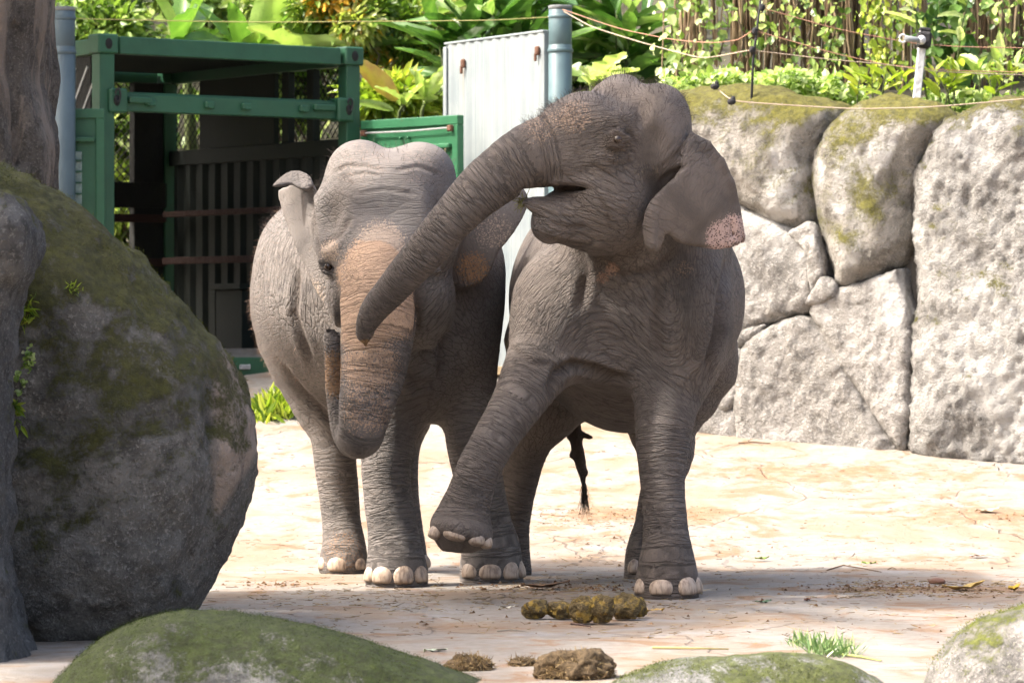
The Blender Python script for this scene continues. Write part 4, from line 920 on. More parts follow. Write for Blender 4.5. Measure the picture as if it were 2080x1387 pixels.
# ---------------------------------------------------------------- elephant reaching its trunk across
def elephant_b():
    F = Field((-0.92, 18.1, -0.06), (1.40, 21.75, 2.95), 0.0125)
    eln(F, 1272, 610, 20.25, 240, 0.95, 245, 0.10)
    eln(F, 1275, 610, 20.95, 215, 0.55, 225, 0.25)
    eln(F, 1275, 785, 20.35, 125, 0.66, 94, 0.10)           # belly
    eln(F, 1275, 610, 19.45, 180, 0.42, 165, 0.25)          # chest
    eln(F, 1400, 640, 19.35, 72, 0.34, 150, 0.18)           # shoulder above standing leg
    eln(F, 1130, 640, 19.35, 82, 0.33, 120, 0.18)
    eln(F, 1215, 722, 19.35, 75, 0.25, 42, 0.12)
    # legs
    ls = nds([(1370, 680, 19.4, 95), (1358, 780, 19.3, 72), (1347, 870, 19.22, 58), (1346, 950, 19.18, 50), (1349, 1030, 19.15, 46.5), (1352, 1090, 19.12, 49), (1354, 1135, 19.1, 57), (1355, 1170, 19.1, 64), (1355, 1222, 19.1, 67)])
    lr = nds([(1150, 640, 19.35, 95), (1095, 735, 19.15, 70), (1048, 822, 18.95, 54), (1003, 895, 18.85, 45), (972, 950, 18.82, 44), (955, 1000, 18.82, 46), (943, 1040, 18.82, 53), (938, 1072, 18.80, 60)])
    hl = nds([(1140, 720, 20.9, 120), (1112, 830, 20.9, 70), (1082, 890, 20.95, 46), (1058, 960, 21.0, 40), (1040, 1040, 21.05, 40), (1032, 1100, 21.05, 44), (1030, 1160, 21.05, 50)])
    hr = nds([(1380, 740, 20.9, 120), (1345, 850, 20.9, 74), (1352, 915, 20.85, 58), (1345, 980, 20.8, 42), (1330, 1060, 20.75, 42), (1318, 1120, 20.65, 48), (1314, 1178, 20.6, 50)])
    for l, k in ((ls, .16), (lr, .14), (hl, .14), (hr, .14)): F.limb(l, k)
    F.ell(P(938, 1075, 18.76), (62 * 18.8 / FPX, .175, .075), .05, np.array([[.96, 0, -.28], [0, 1, 0], [.28, 0, .96]]))
    F.cone(P(1120, 1150, 18.8) * [1, 1, 1], P(930, 1182, 18.8), .10, .17, .02, 'sub')
    # tail
    tl = nds([(1165, 800, 21.1, 14), (1166, 870, 21.1, 15), (1172, 905, 21.1, 13), (1180, 945, 21.1, 13), (1183, 968, 21.1, 8), (1188, 1005, 21.1, 5)])
    F.limb(tl, .03)
    for a, b, r in ((1156, 885, 7), (1198, 888, 7), (1162, 925, 9), (1190, 960, 8)): F.cone(P(a, b, 21.1), P(a * .5 + 1172 * .5, b - 6, 21.1), r * .0026, r * .0024, .02)
    # neck
    F.cone(P(1300, 500, 19.65), P(1298, 340, 18.98), .48, .30, .13)
    F.cone(P(1250, 540, 19.40), P(1255, 470, 19.08), .36, .22, .10)
    # head
    eln(F, 1305, 285, 18.85, 100, .36, 108, .08)
    eln(F, 1338, 235, 18.78, 60, .20, 66, .06)
    eln(F, 1258, 222, 18.92, 70, .22, 66, .06)
    eln(F, 1262, 172, 19.02, 40, .12, 20, .05)
    eln(F, 1300, 190, 18.55, 14, .06, 60, .08, mode='sub')
    eln(F, 1185, 268, 18.72, 82, .27, 80, .08)
    eln(F, 1130, 250, 19.0, 30, .15, 42, .06)
    eln(F, 1235, 250, 18.58, 48, .13, 30, .07)               # brow
    eln(F, 1324, 312, 18.485, 32, .055, 48, .09, mode='sub')  # temple hollow
    eln(F, 1228, 385, 18.74, 92, .27, 105, .08)              # cheek
    eln(F, 1240, 420, 18.78, 78, .27, 86, .08)
    eln(F, 1225, 322, 18.50, 34, .06, 22, .06)
    tr = nds([(1195, 285, 18.70, 90), (1140, 303, 18.66, 79), (1080, 316, 18.62, 68), (1020, 352, 18.60, 58), (965, 398, 18.60, 51), (915, 450, 18.62, 46.5), (870, 503, 18.66, 42.5), (828, 552, 18.72, 38), (790, 595, 18.80, 33.5), (762, 628, 18.87, 29), (746, 655, 18.93, 24), (739, 678, 18.97, 19)])
    F.limb(tr, .07)
    F.cone(P(738, 678, 18.97), P(744, 706, 19.0), .030, .010, .02)
    F.cone(P(748, 680, 18.975), P(757, 668, 18.99), .018, .016, .02)
    eln(F, 1150, 335, 18.66, 62, .19, 46, .05)
    # mouth and jaw
    F.cone(P(1060, 389, 18.62), P(1192, 383, 18.60), .014, .012, .012, 'sub')
    F.cone(P(1070, 389, 18.52), P(1206, 379, 18.40), .016, .012, .012, 'sub')
    F.cone(P(1210, 440, 18.76), P(1128, 445, 18.66), .20, .125, .06)
    F.cone(P(1165, 432, 18.62), P(1085, 416, 18.58), .088, .040, .03); F.cone(P(1095, 416, 18.58), P(1068, 411, 18.57), .038, .022, .02)
    F.ell(P(1112, 462, 18.64), (.075, .08, .065), .04)
    F.cone(P(1062, 388, 18.52), P(1200, 380, 18.46), .013, .011, .012, 'sub'); F.cone(P(1062, 388, 18.62), P(1150, 386, 18.62), .013, .012, .012, 'sub'); F.cone(P(1062, 388, 18.70), P(1120, 388, 18.70), .013, .012, .012, 'sub')
    for yy in np.arange(18.40, 18.74, .025):
        x1 = 1206 if yy < 18.60 else 1175 if yy < 18.66 else 1130
        F.cone(P(1062, 391, yy), P(x1, 380, yy), .018, .0145, .006, 'sub')
    F.cone(P(1125, 366, 18.535), P(1208, 369, 18.495), .026, .022, .03)
    F.cone(P(1206, 372, 18.49), P(1222, 392, 18.49), .020, .014, .03)
    # eye lids
    F.ell(P(1255, 284, 18.455), (.062, .05, .055), .04)
    for (a, b, c, d) in ((1232, 276, 1256, 266), (1256, 266, 1280, 282), (1235, 292, 1262, 300)):
        F.cone(P(a, b, 18.435), P(c, d, 18.425), .012, .012, .02)
    F.cone(P(1245, 284, 18.40), P(1265, 284, 18.40), .014, .011, .010, 'sub')
    # ear
    pe = smooth_poly([(1385, 285), (1412, 278), (1440, 300), (1466, 335), (1484, 380), (1497, 430), (1506, 488), (1488, 503), (1450, 508), (1415, 500), (1378, 492), (1350, 468), (1345, 500), (1330, 518), (1314, 505), (1306, 470), (1310, 425), (1335, 385), (1380, 350)], 1)
    Yo = lambda a, b: 18.545 + (a - 1320) / 180 * 0.25 + (b - 400) / 200 * .06
    q, O, U, V_, N = ear_frame(pe, Yo)
    F.plate(q, O, U, V_, N, .017, .014, .010, bend=lambda u, v: 0.016 * np.sin(u * 9 + 1) + 0.012 * np.sin(v * 11))
    rim = [(1405, 278), (1436, 294), (1464, 328), (1484, 372), (1497, 424), (1506, 486)]
    for a, b in zip(rim[:-1], rim[1:]):
        F.cone(P(*a, Yo(*a) + .012), P(*b, Yo(*b) + .012), .024, .022, .01)
    F.cone(P(1380, 330, 18.66), P(1402, 300, 18.68), .04, .035, .04)
    ir = [(1424, 304), (1450, 336), (1470, 378), (1482, 428), (1490, 478)]                 # groove inside the rolled rim
    for (a, b), (c, d) in zip(ir[:-1], ir[1:]): F.cone(P(a, b, Yo(a, b) - .024), P(c, d, Yo(c, d) - .024), .010, .010, .012, 'sub')
    F.cone(P(1322, 428, Yo(1322, 428) - .012), P(1326, 500, Yo(1326, 500) - .020), .022, .020, .012)
    F.halfspace((0, 0, -0.030), (0, 0, -1), .02)
    limbs = [(tr, .05, .25), (ls, .30, .6), (lr, .20, .5), (hl, .5, .8), (hr, .5, .8)]
    smooth = [(1340, 230, 18.7, .26, .9), (1260, 200, 18.8, .28, .9), (1400, 430, 18.7, .34, .85), (1450, 400, 18.8, .3, .85), (1180, 215, 18.6, .12, .6), (1327, 310, 18.5, .12, .8), (1330, 480, 18.6, .10, .9)]
    pc = (0.47, 0.33, 0.24)
    pink = [(1462, 482, 18.77, .12, 1.0, (.62, .44, .38)), (1488, 468, 18.80, .12, 1.0, (.62, .44, .38)), (1165, 235, 18.5, .18, .50, pc), (1100, 250, 18.5, .2, .46, pc), (742, 700, 18.99, .06, .9, (.5, .30, .14)), (1315, 350, 18.45, .12, .50, (.42, .33, .22)),
            (1245, 545, 19.0, .07, .62, (.40, .25, .18)), (1225, 565, 19.0, .06, .62, (.40, .25, .18)), (1205, 845, 19.5, .22, .44, (.30, .18, .11)), (1390, 550, 19.1, .10, .50, (.4, .28, .2)), (1060, 520, 19.5, .2, .36, pc)]
    dirt_shade = [(1180, 900, 21.1, .40, 1.0), (1110, 388, 18.6, .10, 1.0), (1150, 386, 18.60, .10, 1.3), (1185, 383, 18.57, .08, 1.3), (1120, 392, 18.6, .09, 1.2), (1440, 298, 18.72, .045, .9), (1456, 318, 18.74, .045, .9), (1470, 345, 18.76, .045, .9), (1482, 375, 18.78, .045, .9), (1490, 405, 18.79, .045, .9), (1497, 435, 18.80, .045, .8), (1090, 860, 20.9, .3, .7), (1300, 900, 20.8, .25, .7), (1060, 700, 20.2, .3, .4), (1354, 1180, 19.0, .22, .35), (938, 1080, 18.7, .2, .3), (1255, 284, 18.42, .085, 1.5), (1240, 300, 18.44, .05, .5), (1235, 505, 18.85, .2, .4)]
    flow = [(1140, 520, 19.3, .28, (.35, 0, 1)), (1270, 600, 19.1, .22, (.6, 0, -1)), (1200, 640, 19.1, .25, (1, 0, .25)), (1320, 640, 19.1, .22, (.5, 0, -1)), (1430, 620, 19.2, .25, (.25, 0, 1)), (1440, 720, 19.3, .2, (.7, 0, -.8)), (1210, 740, 19.1, .18, (1, 0, -.15)), (1210, 820, 19.5, .3, (1, 0, -.2)),
            (1490, 640, 20.2, .3, (1, 0, -.3)), (1050, 600, 20, .3, (.3, 0, 1)), (1225, 330, 18.5, .14, (1, 0, -.45)), (1220, 430, 18.5, .2, (1, 0, -.35)), (1370, 320, 18.7, .12, (1, 0, .9)), (1200, 260, 18.5, .14, (1, 0, 0)), (1100, 760, 19.1, .3, (.8, 0, .9))]
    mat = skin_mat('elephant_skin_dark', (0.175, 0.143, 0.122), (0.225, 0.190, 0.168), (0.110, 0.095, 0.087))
    root, V, N = build_elephant('elephant', 'dark grey-brown elephant lifting a foreleg and reaching its trunk onto the other elephant', P(1280, 1190, 19.6) * [1, 1, 0], F, limbs, smooth, pink, dirt_shade, flow, mat, .0016, [([(1480, 515), (1463, 600), (1450, 690), (1424, 775)], 19.3, .030, .022), ([(1172, 500), (1188, 560), (1176, 630)], 19.2, .020, .026), ([(1112, 800), (1128, 755), (1160, 738), (1205, 748), (1250, 765), (1282, 772)], 19.2, .040, .022), ([(1030, 700), (1080, 735), (1135, 742)], 19.1, .012, .014), ([(1210, 515), (1260, 560), (1330, 548), (1370, 510)], 19.1, .018, .020), ([(1222, 302), (1250, 313), (1280, 304)], 18.45, .008, .009), ([(1216, 320), (1250, 335), (1290, 324)], 18.45, .008, .009), ([(1220, 270), (1250, 257), (1284, 272), (1296, 300)], 18.45, .009, .010), ([(1195, 332), (1240, 356), (1292, 386)], 18.45, .006, .008), ([(1212, 398), (1234, 428), (1240, 470)], 18.45, .010, .010), ([(1335, 372), (1360, 352), (1395, 335)], 18.6, .012, .012), ([(1340, 340), (1368, 318), (1395, 290)], 18.6, .007, .009), ([(1110, 450), (1150, 462), (1200, 458)], 18.5, .008, .010), ([(1095, 475), (1140, 492), (1200, 500)], 18.5, .010, .012), ([(1340, 560), (1330, 650), (1345, 730)], 19.0, .014, .025)])
    eye_obj(root, P(1255, 284, 18.432), .026)
    def foot(px, Y, rpx, zg, sp): nails(root, (P(px, 0, Y)[0], Y), rpx * Y / FPX - .012, zg + .056, sp)
    foot(1355, 19.1, 65, 0.0, [(-62, .09, .085), (-14, .125, .095), (40, .125, .105), (80, .09, .09)])
    foot(1314, 20.6, 48, 0.0, [(-40, .07, .08), (10, .10, .08)])
    foot(1030, 21.05, 48, -.03, [(0, .10, .09)])
    c = P(938, 1085, 18.76); rt = Matrix.Translation(Vector(c)) @ Matrix.Rotation(R(14), 4, 'Y') @ Matrix.Rotation(R(-8), 4, 'X') @ Matrix.Translation(-Vector(c))
    nails(root, c, .138, float(c[2]) - .012, [(-68, .10, .12), (-14, .125, .085), (34, .105, .085), (72, .09, .08)], .35, rt)
    top = (V[:, 2] > 2.45) & (N[:, 2] > .1)
    h1 = hair_mesh('hair', V[top], N[top], 2400, .045, np.array([0, 0, .3]), .0008, 5); link('hair', h1, root, M_hair)
    tt = np.array([P(1188, 1000, 21.1), P(1187, 985, 21.1)]) + 0
    h2 = hair_mesh('tail_tuft', np.repeat(tt, 30, 0) + RNG.normal(size=(60, 3)) * .008, np.tile([0, 0, -1.0], (60, 1)), 160, .10, np.array([0, 0, -2.0]), .002, 6); link('tail_tuft', h2, root, M_hair)
    return root
ELA = elephant_a(); ELB = elephant_b()
# wisp of chewed hay held at the lip
def hay_wisp():
    G = Geo(); r = np.random.default_rng(12); c = P(1062, 408, 18.60)
    for i in range(60):
        a = c + r.normal(size=3) * [.012, .012, .010]; b = a + r.normal(size=3) * [.025, .02, .025] + [-.01, 0, -.004]
        G.add(*tube([a, (a + b) / 2 + r.normal(size=3) * .006, b], .0016, 4, False))
    o = link('hay_wisp', G.mesh('hay_wisp'), None, plain_mat('green_hay', (.26, .25, .08), .7, .3, 0, .4, 40))
    tag(o, 'small wisp of green hay held on the lower lip of the darker elephant', 'hay')
hay_wisp()
# ================================================================ PLANTS
def leaf_mat(name, stops, trans=.35, rough=.38, spec=.5):
    n = NT(name); r = n.attr('rnd'); ob = n.coord('Object')
    c = n.ramp(r, stops); c = n.mix(n.math('MULTIPLY', n.step(n.noise(ob, 30, 3), .5, .8), .3), c, tuple(x * .6 for x in stops[0][1]))
    a = n.bsdf(c, rough, None, 0, spec, 1); t = n.n('BsdfTranslucent'); n.put(t.inputs[0], n.mix(1.0, c, (1.25, 1.35, .7), 'MULTIPLY'))
    m = n.n('MixShader'); m.inputs[0].default_value = trans; n.t.links.new(a, m.inputs[1]); n.t.links.new(t.outputs[0], m.inputs[2]); return n.out(m.outputs[0])
def unit(a): return a / (np.linalg.norm(a, axis=-1, keepdims=True) + 1e-9)
def leaf_cloud(pos, axis, up, L, wr=.5, fold=.12, droop=.1, rnd=None, seed=0):
    n = len(pos); a = unit(axis); s = unit(np.cross(a, up)); u = np.cross(s, a); L = np.broadcast_to(L, (n,))[:, None]; W = L * wr * .5
    m0 = pos; l1 = pos + a * L * .32 - s * W * .92 + u * L * fold; r1 = pos + a * L * .32 + s * W * .92 + u * L * fold
    l2 = pos + a * L * .66 - s * W * .78 + u * L * (fold * .7 - droop * .4); r2 = pos + a * L * .66 + s * W * .78 + u * L * (fold * .7 - droop * .4); m3 = pos + a * L - u * L * droop
    V = np.stack([m0, l1, l2, m3, r2, r1], 1).reshape(-1, 3); b = np.arange(n)[:, None] * 6
    if rnd is None: rnd = np.random.default_rng(seed).random(n)
    return V, np.vstack([b + [0, 3, 2, 1], b + [0, 5, 4, 3]]), np.repeat(rnd, 6)
def bush_leaves(c, rad, n, L, seed, wr=.5, clumps=14, down=.25, shell=.5):
    r = np.random.default_rng(seed); cc = unit(r.normal(size=(clumps, 3))) * (r.random((clumps, 1)) ** .4) * .78
    k = r.integers(0, clumps, n); d = unit(r.normal(size=(n, 3))); p = cc[k] + d * (shell * (.35 + .65 * r.random((n, 1)))) * (.6 + .5 * r.random(clumps)[k][:, None])
    pos = np.asarray(c) + p * np.asarray(rad); ax = unit(d * 1.0 + p * .5 + r.normal(size=(n, 3)) * .5 + [0, 0, -down]); up = unit(np.array(SUN) * .9 + [0, -.15, .35] + r.normal(size=(n, 3)) * .5)
    tone = np.clip(.5 + .28 * r.normal(size=clumps)[k] + .22 * r.normal(size=n), 0, 1)
    return leaf_cloud(pos, ax, up, L * (.6 + .8 * r.random(n)), wr, .10, .15, tone)
def stems(c, rad, base, n, seed, r0=.012):
    r = np.random.default_rng(seed); G = Geo()
    for i in range(n):
        e = np.asarray(c) + unit(r.normal(size=3)) * np.asarray(rad) * .7; b = np.asarray(base) + r.normal(size=3) * [.12, .12, 0]; m = (b + e) / 2 + r.normal(size=3) * .12
        G.add(*tube([b, b * .6 + m * .4, m, m * .4 + e * .6, e], [r0, r0 * .9, r0 * .7, r0 * .5, r0 * .25], 5, False))
    return G
GRN = [(.0, (.04, .085, .016)), (.35, (.13, .22, .04)), (.7, (.28, .40, .085)), (1., (.50, .58, .20))]
LM = dict(mid=leaf_mat('mid_green_leaves', GRN), dark=leaf_mat('dark_green_leaves', [(0, (.018, .042, .010)), (.5, (.06, .12, .022)), (1, (.15, .25, .05))], .3),
          pale=leaf_mat('pale_green_leaves', [(0, (.10, .17, .03)), (.4, (.26, .38, .09)), (.8, (.46, .55, .22)), (1, (.64, .68, .40))], .4),
          varie=leaf_mat('variegated_leaves', [(0, (.08, .15, .02)), (.35, (.22, .34, .06)), (.6, (.44, .50, .12)), (.8, (.64, .66, .34)), (.95, (.74, .73, .55)), (1, (.70, .42, .06))], .35),
          lime=leaf_mat('lime_leaves', [(0, (.10, .17, .02)), (.5, (.26, .36, .04)), (1, (.46, .50, .09))], .4), banana=leaf_mat('banana_leaf', [(0, (.09, .19, .035)), (.5, (.20, .33, .07)), (1, (.40, .52, .17))], .42, .35),
          ginger=leaf_mat('ginger_leaf', [(0, (.03, .085, .02)), (.4, (.08, .18, .04)), (.75, (.17, .30, .07)), (1, (.34, .46, .18))], .3, .27), yellowred=leaf_mat('yellow_red_leaf', [(0, (.36, .36, .06)), (.5, (.46, .38, .08)), (1, (.40, .20, .10))], .4))
M_bark = plain_mat0('bark', (.13, .095, .065)); M_stem = plain_mat0('green_stem', (.12, .16, .05))
def bush(label, px, py, Y, rx, rz, ry, n, L, mat, seed, wr=.5, clumps=14, group=None, name='shrub', cat='shrub', zb=None):
    c = P(px, py, Y); k = Y / FPX; rad = (rx * k, ry, rz * k); zb = c[2] - rz * k - .25 if zb is None else zb
    root = empty(name, (c[0], c[1], zb), label, cat, group); V, F, a = bush_leaves(c, rad, n, L, seed, wr, clumps)
    link('crown', np_mesh('crown', V, F, False, {'rnd': a}), root, mat); geo_obj('trunk', stems(c, rad, (c[0], c[1], zb), 12, seed), M_bark, root, None, True)
# far wood: one mass behind everything
def far_wood():
    r = np.random.default_rng(40); n = 42000; x = r.uniform(-9.5, 9.5, n); y = r.uniform(37.5, 42.5, n); z = r.uniform(1.6, 6.6, n)
    k = fbm(np.stack([x, y * .6, z], 1) * .8, 3); keep = k > -.35; x, y, z, k = x[keep], y[keep], z[keep], k[keep]; m = len(x); pos = np.stack([x, y, z], 1)
    V, F, a = leaf_cloud(pos, unit(r.normal(size=(m, 3)) + [0, -.4, -.5]), unit(r.normal(size=(m, 3)) * .55 + np.array(SUN) * 1.1 + [0, -.2, 0]), .10 + .12 * r.random(m), .5, .1, .15, np.clip(.58 + .5 * k + .22 * r.normal(size=m), 0, 1))
    o = link('forest_foliage', np_mesh('forest_foliage', V, F, False, {'rnd': a}), None, LM['mid']); tag(o, 'dense sunlit foliage of the wood filling the background', 'foliage', kind='stuff')
far_wood()
# shrubs behind the container and the gate
bush('dense mid-green shrub seen between the blue pipe and the container roof', 220, 40, 33.6, 130, 110, .8, 3200, .10, LM['mid'], 51, .55)
bush('leafy shrub showing through the open rear of the container', 265, 270, 33.4, 110, 90, .6, 2600, .11, LM['pale'], 52, .6)
bush('fine-leaved shrub behind the lower rear opening of the container', 262, 420, 33.2, 100, 90, .5, 2400, .13, LM['mid'], 53, .22)
bush('dark shrub behind the netting of the container upper side', 600, 190, 32.8, 150, 80, .6, 2600, .10, LM['mid'], 54, .5)
bush('yellow-speckled variegated shrub rising above the container corner', 700, 55, 32.6, 140, 110, .6, 5200, .095, LM['varie'], 55, .45)
bush('yellow-speckled variegated shrub reaching up behind the white gate', 850, 130, 32.8, 125, 150, .6, 6000, .09, LM['varie'], 56, .40)
bush('lime-leaved shrub crowding over the sunlit green door', 800, 205, 30.6, 110, 55, .35, 1500, .13, LM['lime'], 57, .36)
bush('dark shrub in the gap behind the gate post', 1270, 150, 33.2, 150, 150, .6, 2600, .12, LM['dark'], 58, .5)
bush('dark shrub under the ginger leaves', 1080, 60, 34.0, 190, 120, .5, 2600, .12, LM['dark'], 59, .5)
bush('sunlit shrub behind the banana plants', 480, 20, 34.4, 230, 90, .6, 4200, .11, LM['pale'], 60, .5)
bush('broad leafy shrub on the bank past the pitted wall stone', 2230, 110, 28.8, 120, 130, .8, 3400, .11, LM['mid'], 63, .5)
bush('pale shrub further along the bank past the pitted wall stone', 2430, 90, 29.2, 130, 150, .8, 3400, .11, LM['pale'], 64, .5)
bush('dark shrub at the end of the bank past the pitted wall stone', 2620, 80, 29.6, 130, 150, .8, 3000, .12, LM['mid'], 65, .5)
bush('leafy shrub on the slope to the side of the container', 40, 180, 33.4, 120, 170, .7, 4200, .11, LM['mid'], 66, .5)
bush('pale shrub on the slope far to the side of the container', -130, 150, 33.0, 130, 190, .7, 4200, .11, LM['pale'], 67, .5)
# big single leaves
def blade_mesh(name, L, W, droop, wave, seed, lobes=False):
    r = np.random.default_rng(seed); n = 13; t = np.linspace(0, 1, n); w = W * np.sin(np.pi * np.clip(t * .96 + .02, 0, 1)) ** .62 * (1 - .25 * t); V = []
    for i in range(n):
        x = L * t[i]; z = -droop * L * t[i] ** 2; ww = w[i] * ((.45 + .55 * (i % 3 != 1)) if lobes else 1); wv = wave * r.normal()
        V += [(x, -ww, z + ww * .35 + wv), (x + .01, -ww * .5, z + ww * .10), (x, 0, z - .012), (x + .01, ww * .5, z + ww * .10), (x, ww, z + ww * .35 - wv)]
    V = np.array(V); i = np.arange(n - 1)[:, None] * 5 + np.arange(4)[None]; F = np.stack([i, i + 5, i + 6, i + 1], -1).reshape(-1, 4)
    return np_mesh(name, V, F, True, {'rnd': np.clip(np.full(len(V), r.random()) + .1 * r.normal(size=len(V)), 0, 1)})
def place_leaf(root, me, base, az, el, roll, s=1.0):
    o = bpy.data.objects.new('leaf', me); COL.objects.link(o); o.parent = root; o.matrix_parent_inverse = parent_world(root).inverted()
    o.location = [float(v) for v in base]; o.rotation_euler = (Matrix.Rotation(az, 3, 'Z') @ Matrix.Rotation(-el, 3, 'Y') @ Matrix.Rotation(roll, 3, 'X')).to_euler(); o.scale = (s, s, s); return o
def mk_blades(mat, k, L, W, seed, droop=.25, wave=.012, lobes=False):
    l = []
    for i in range(k):
        r = np.random.default_rng(seed + i); me = blade_mesh('leaf', L * r.uniform(.75, 1.2), W * r.uniform(.85, 1.15), droop * r.uniform(.4, 1.6), wave, seed + i, lobes); me.materials.append(mat); l.append(me)
    return l
BAN = mk_blades(LM['banana'], 7, .80, .14, 100, .35, .02); GIN = mk_blades(LM['ginger'], 9, .80, .085, 130, .22, .006); UPR = mk_blades(LM['lime'], 6, .23, .036, 160, .2, .004); LOB = mk_blades(LM['pale'], 4, .36, .13, 180, .25, .01, True); PAL = mk_blades(LM['pale'], 6, .28, .055, 190, .3, .008); YR = mk_blades(LM['yellowred'], 2, .40, .085, 210, .15, .01)
def big_plant(label, name, cat, px, py, Y, ht, meshes, n, seed, spread=.35, el=(20, 75), stem=.03, group=None, per=1, zoff=0, azr=None):
    r = np.random.default_rng(seed); b = P(px, py, Y); root = empty(name, b, label, cat, group); G = Geo()
    for i in range(per):
        o = b + r.normal(size=3) * [spread, spread * .5, 0] * (per > 1); tip = o + [r.normal() * .10, r.normal() * .10, ht * r.uniform(.8, 1.15)]
        G.add(*tube([o - [0, 0, .3], (o + tip) / 2, tip], [stem, stem * .8, stem * .4], 7))
        m = n // per
        for k in range(m):
            t = (k + .7) / m; q = o + (tip - o) * (.35 + .65 * t) if per > 1 else o + (tip - o) * (.75 + .25 * t)
            az = r.uniform(0, 6.283) if azr is None else R(r.uniform(*azr)); place_leaf(root, meshes[r.integers(len(meshes))], q, az, R(r.uniform(*el)) * (1 if per == 1 else .6 + .5 * t), R(r.uniform(-50, 50)), r.uniform(.8, 1.15) * (.75 if name == 'upright_shrub' else 1))
    geo_obj('stem', G, M_stem, root, None, True); return root
big_plant('banana plant with broad pale leaves behind the left end of the container roof', 'banana_plant', 'banana plant', 395, 330, 32.2, 1.05, BAN, 10, 301, el=(5, 75), stem=.06)
big_plant('banana plant with broad leaves behind the middle of the container roof', 'banana_plant', 'banana plant', 515, 320, 32.6, 1.05, BAN, 11, 302, el=(0, 70), stem=.06)
big_plant('young banana plant beside the variegated shrub', 'banana_plant', 'banana plant', 640, 300, 32.4, .95, BAN, 8, 303, el=(0, 60), stem=.05)
for i, (px, py, lab) in enumerate(((930, 265, 'tall ginger plant whose long leaves arch over the white gate'), (1040, 275, 'tall ginger plant with long glossy leaves behind the gate post'), (1200, 265, 'tall ginger plant with long leaves between the gate post and the creepers'), (1310, 280, 'ginger plant with dark drooping leaves beside the creeper-covered roots'))):
    big_plant(lab, 'ginger_plant', 'ginger plant', px, py, 31.6 + .3 * i, 1.15, GIN, 40, 310 + i, .30, (0, 65), .014, None, 5)
big_plant('philodendron with pale lobed leaves behind the darker elephant', 'philodendron', 'philodendron', 1195, 215, 29.2, .22, LOB, 9, 330, el=(10, 70), stem=.02)
_c = big_plant('canna with a broad yellow-green red-edged leaf at the container corner', 'canna_plant', 'canna', 800, 245, 30.0, .15, PAL, 3, 331, el=(35, 80), stem=.02)
place_leaf(_c, YR[0], P(808, 205, 30.0), R(184), R(46), R(66), 1.15); place_leaf(_c, GIN[2], P(800, 225, 30.0), R(170), R(20), R(60), .5)
big_plant('broad-leaved young plant in front of the lime shrub', 'canna_plant', 'canna', 850, 250, 30.2, .22, PAL, 9, 332, el=(10, 75), stem=.02)
# lime upright shrubs above the right rocks
for i, (px, py, n_, lab, ms) in enumerate(((1780, 225, 22, 'yellow-green shrub growing from the cleft between the two mossy wall boulders', UPR), (1870, 215, 22, 'yellow-green shrub round the foot of the white insulator post', UPR), (1990, 225, 26, 'yellow-green shrub with upright leaves behind the pitted wall stone', UPR), (2060, 190, 22, 'tall pale shrub with upright leaves at the far right of the wall', PAL), (1930, 150, 18, 'slender plant with paired pale leaves up one stalk beside the insulator post', PAL))):
    big_plant(lab, 'upright_shrub', 'shrub', px, py, 26.9, .26 if i != 4 else .70, ms, n_, 340 + i, .16, (20, 80), .008, None, 4 if i != 4 else 1 + 1)
# small-leaved ground cover on the wall top and creepers
def ground_cover(label, spots, Y, n, L, mat, seed):
    r = np.random.default_rng(seed); pos = []
    for (x0, x1, y0, y1) in spots:
        m = int(n * (x1 - x0) / sum(s[1] - s[0] for s in spots)); px = r.uniform(x0, x1, m); py = r.uniform(y0, y1, m) + 8 * np.sin(px * .05); yy = Y + r.uniform(-.35, .5, m)
        pos.append(np.stack([(px - 1040) / FPX * yy, yy, CAMZ - (py - HORZ) / FPX * yy], 1))
    pos = np.vstack(pos); m = len(pos); V, F, a = leaf_cloud(pos, unit(r.normal(size=(m, 3)) + [0, -.3, -.1]), unit(r.normal(size=(m, 3)) * .5 + np.array(SUN) + [0, -.1, .2]), L * (.6 + .8 * r.random(m)), .8, .08, .1)
    o = link('ground_cover', np_mesh('ground_cover', V, F, False, {'rnd': a}), None, mat); tag(o, label, 'ground cover', kind='stuff')
ground_cover('pale small-leaved ground cover along the top of the rock wall', [(1350, 1420, 165, 235), (1390, 1700, 148, 200), (1680, 1760, 185, 240), (1880, 2140, 190, 252)], 27.2, 6800, .055, LM['pale'], 61)
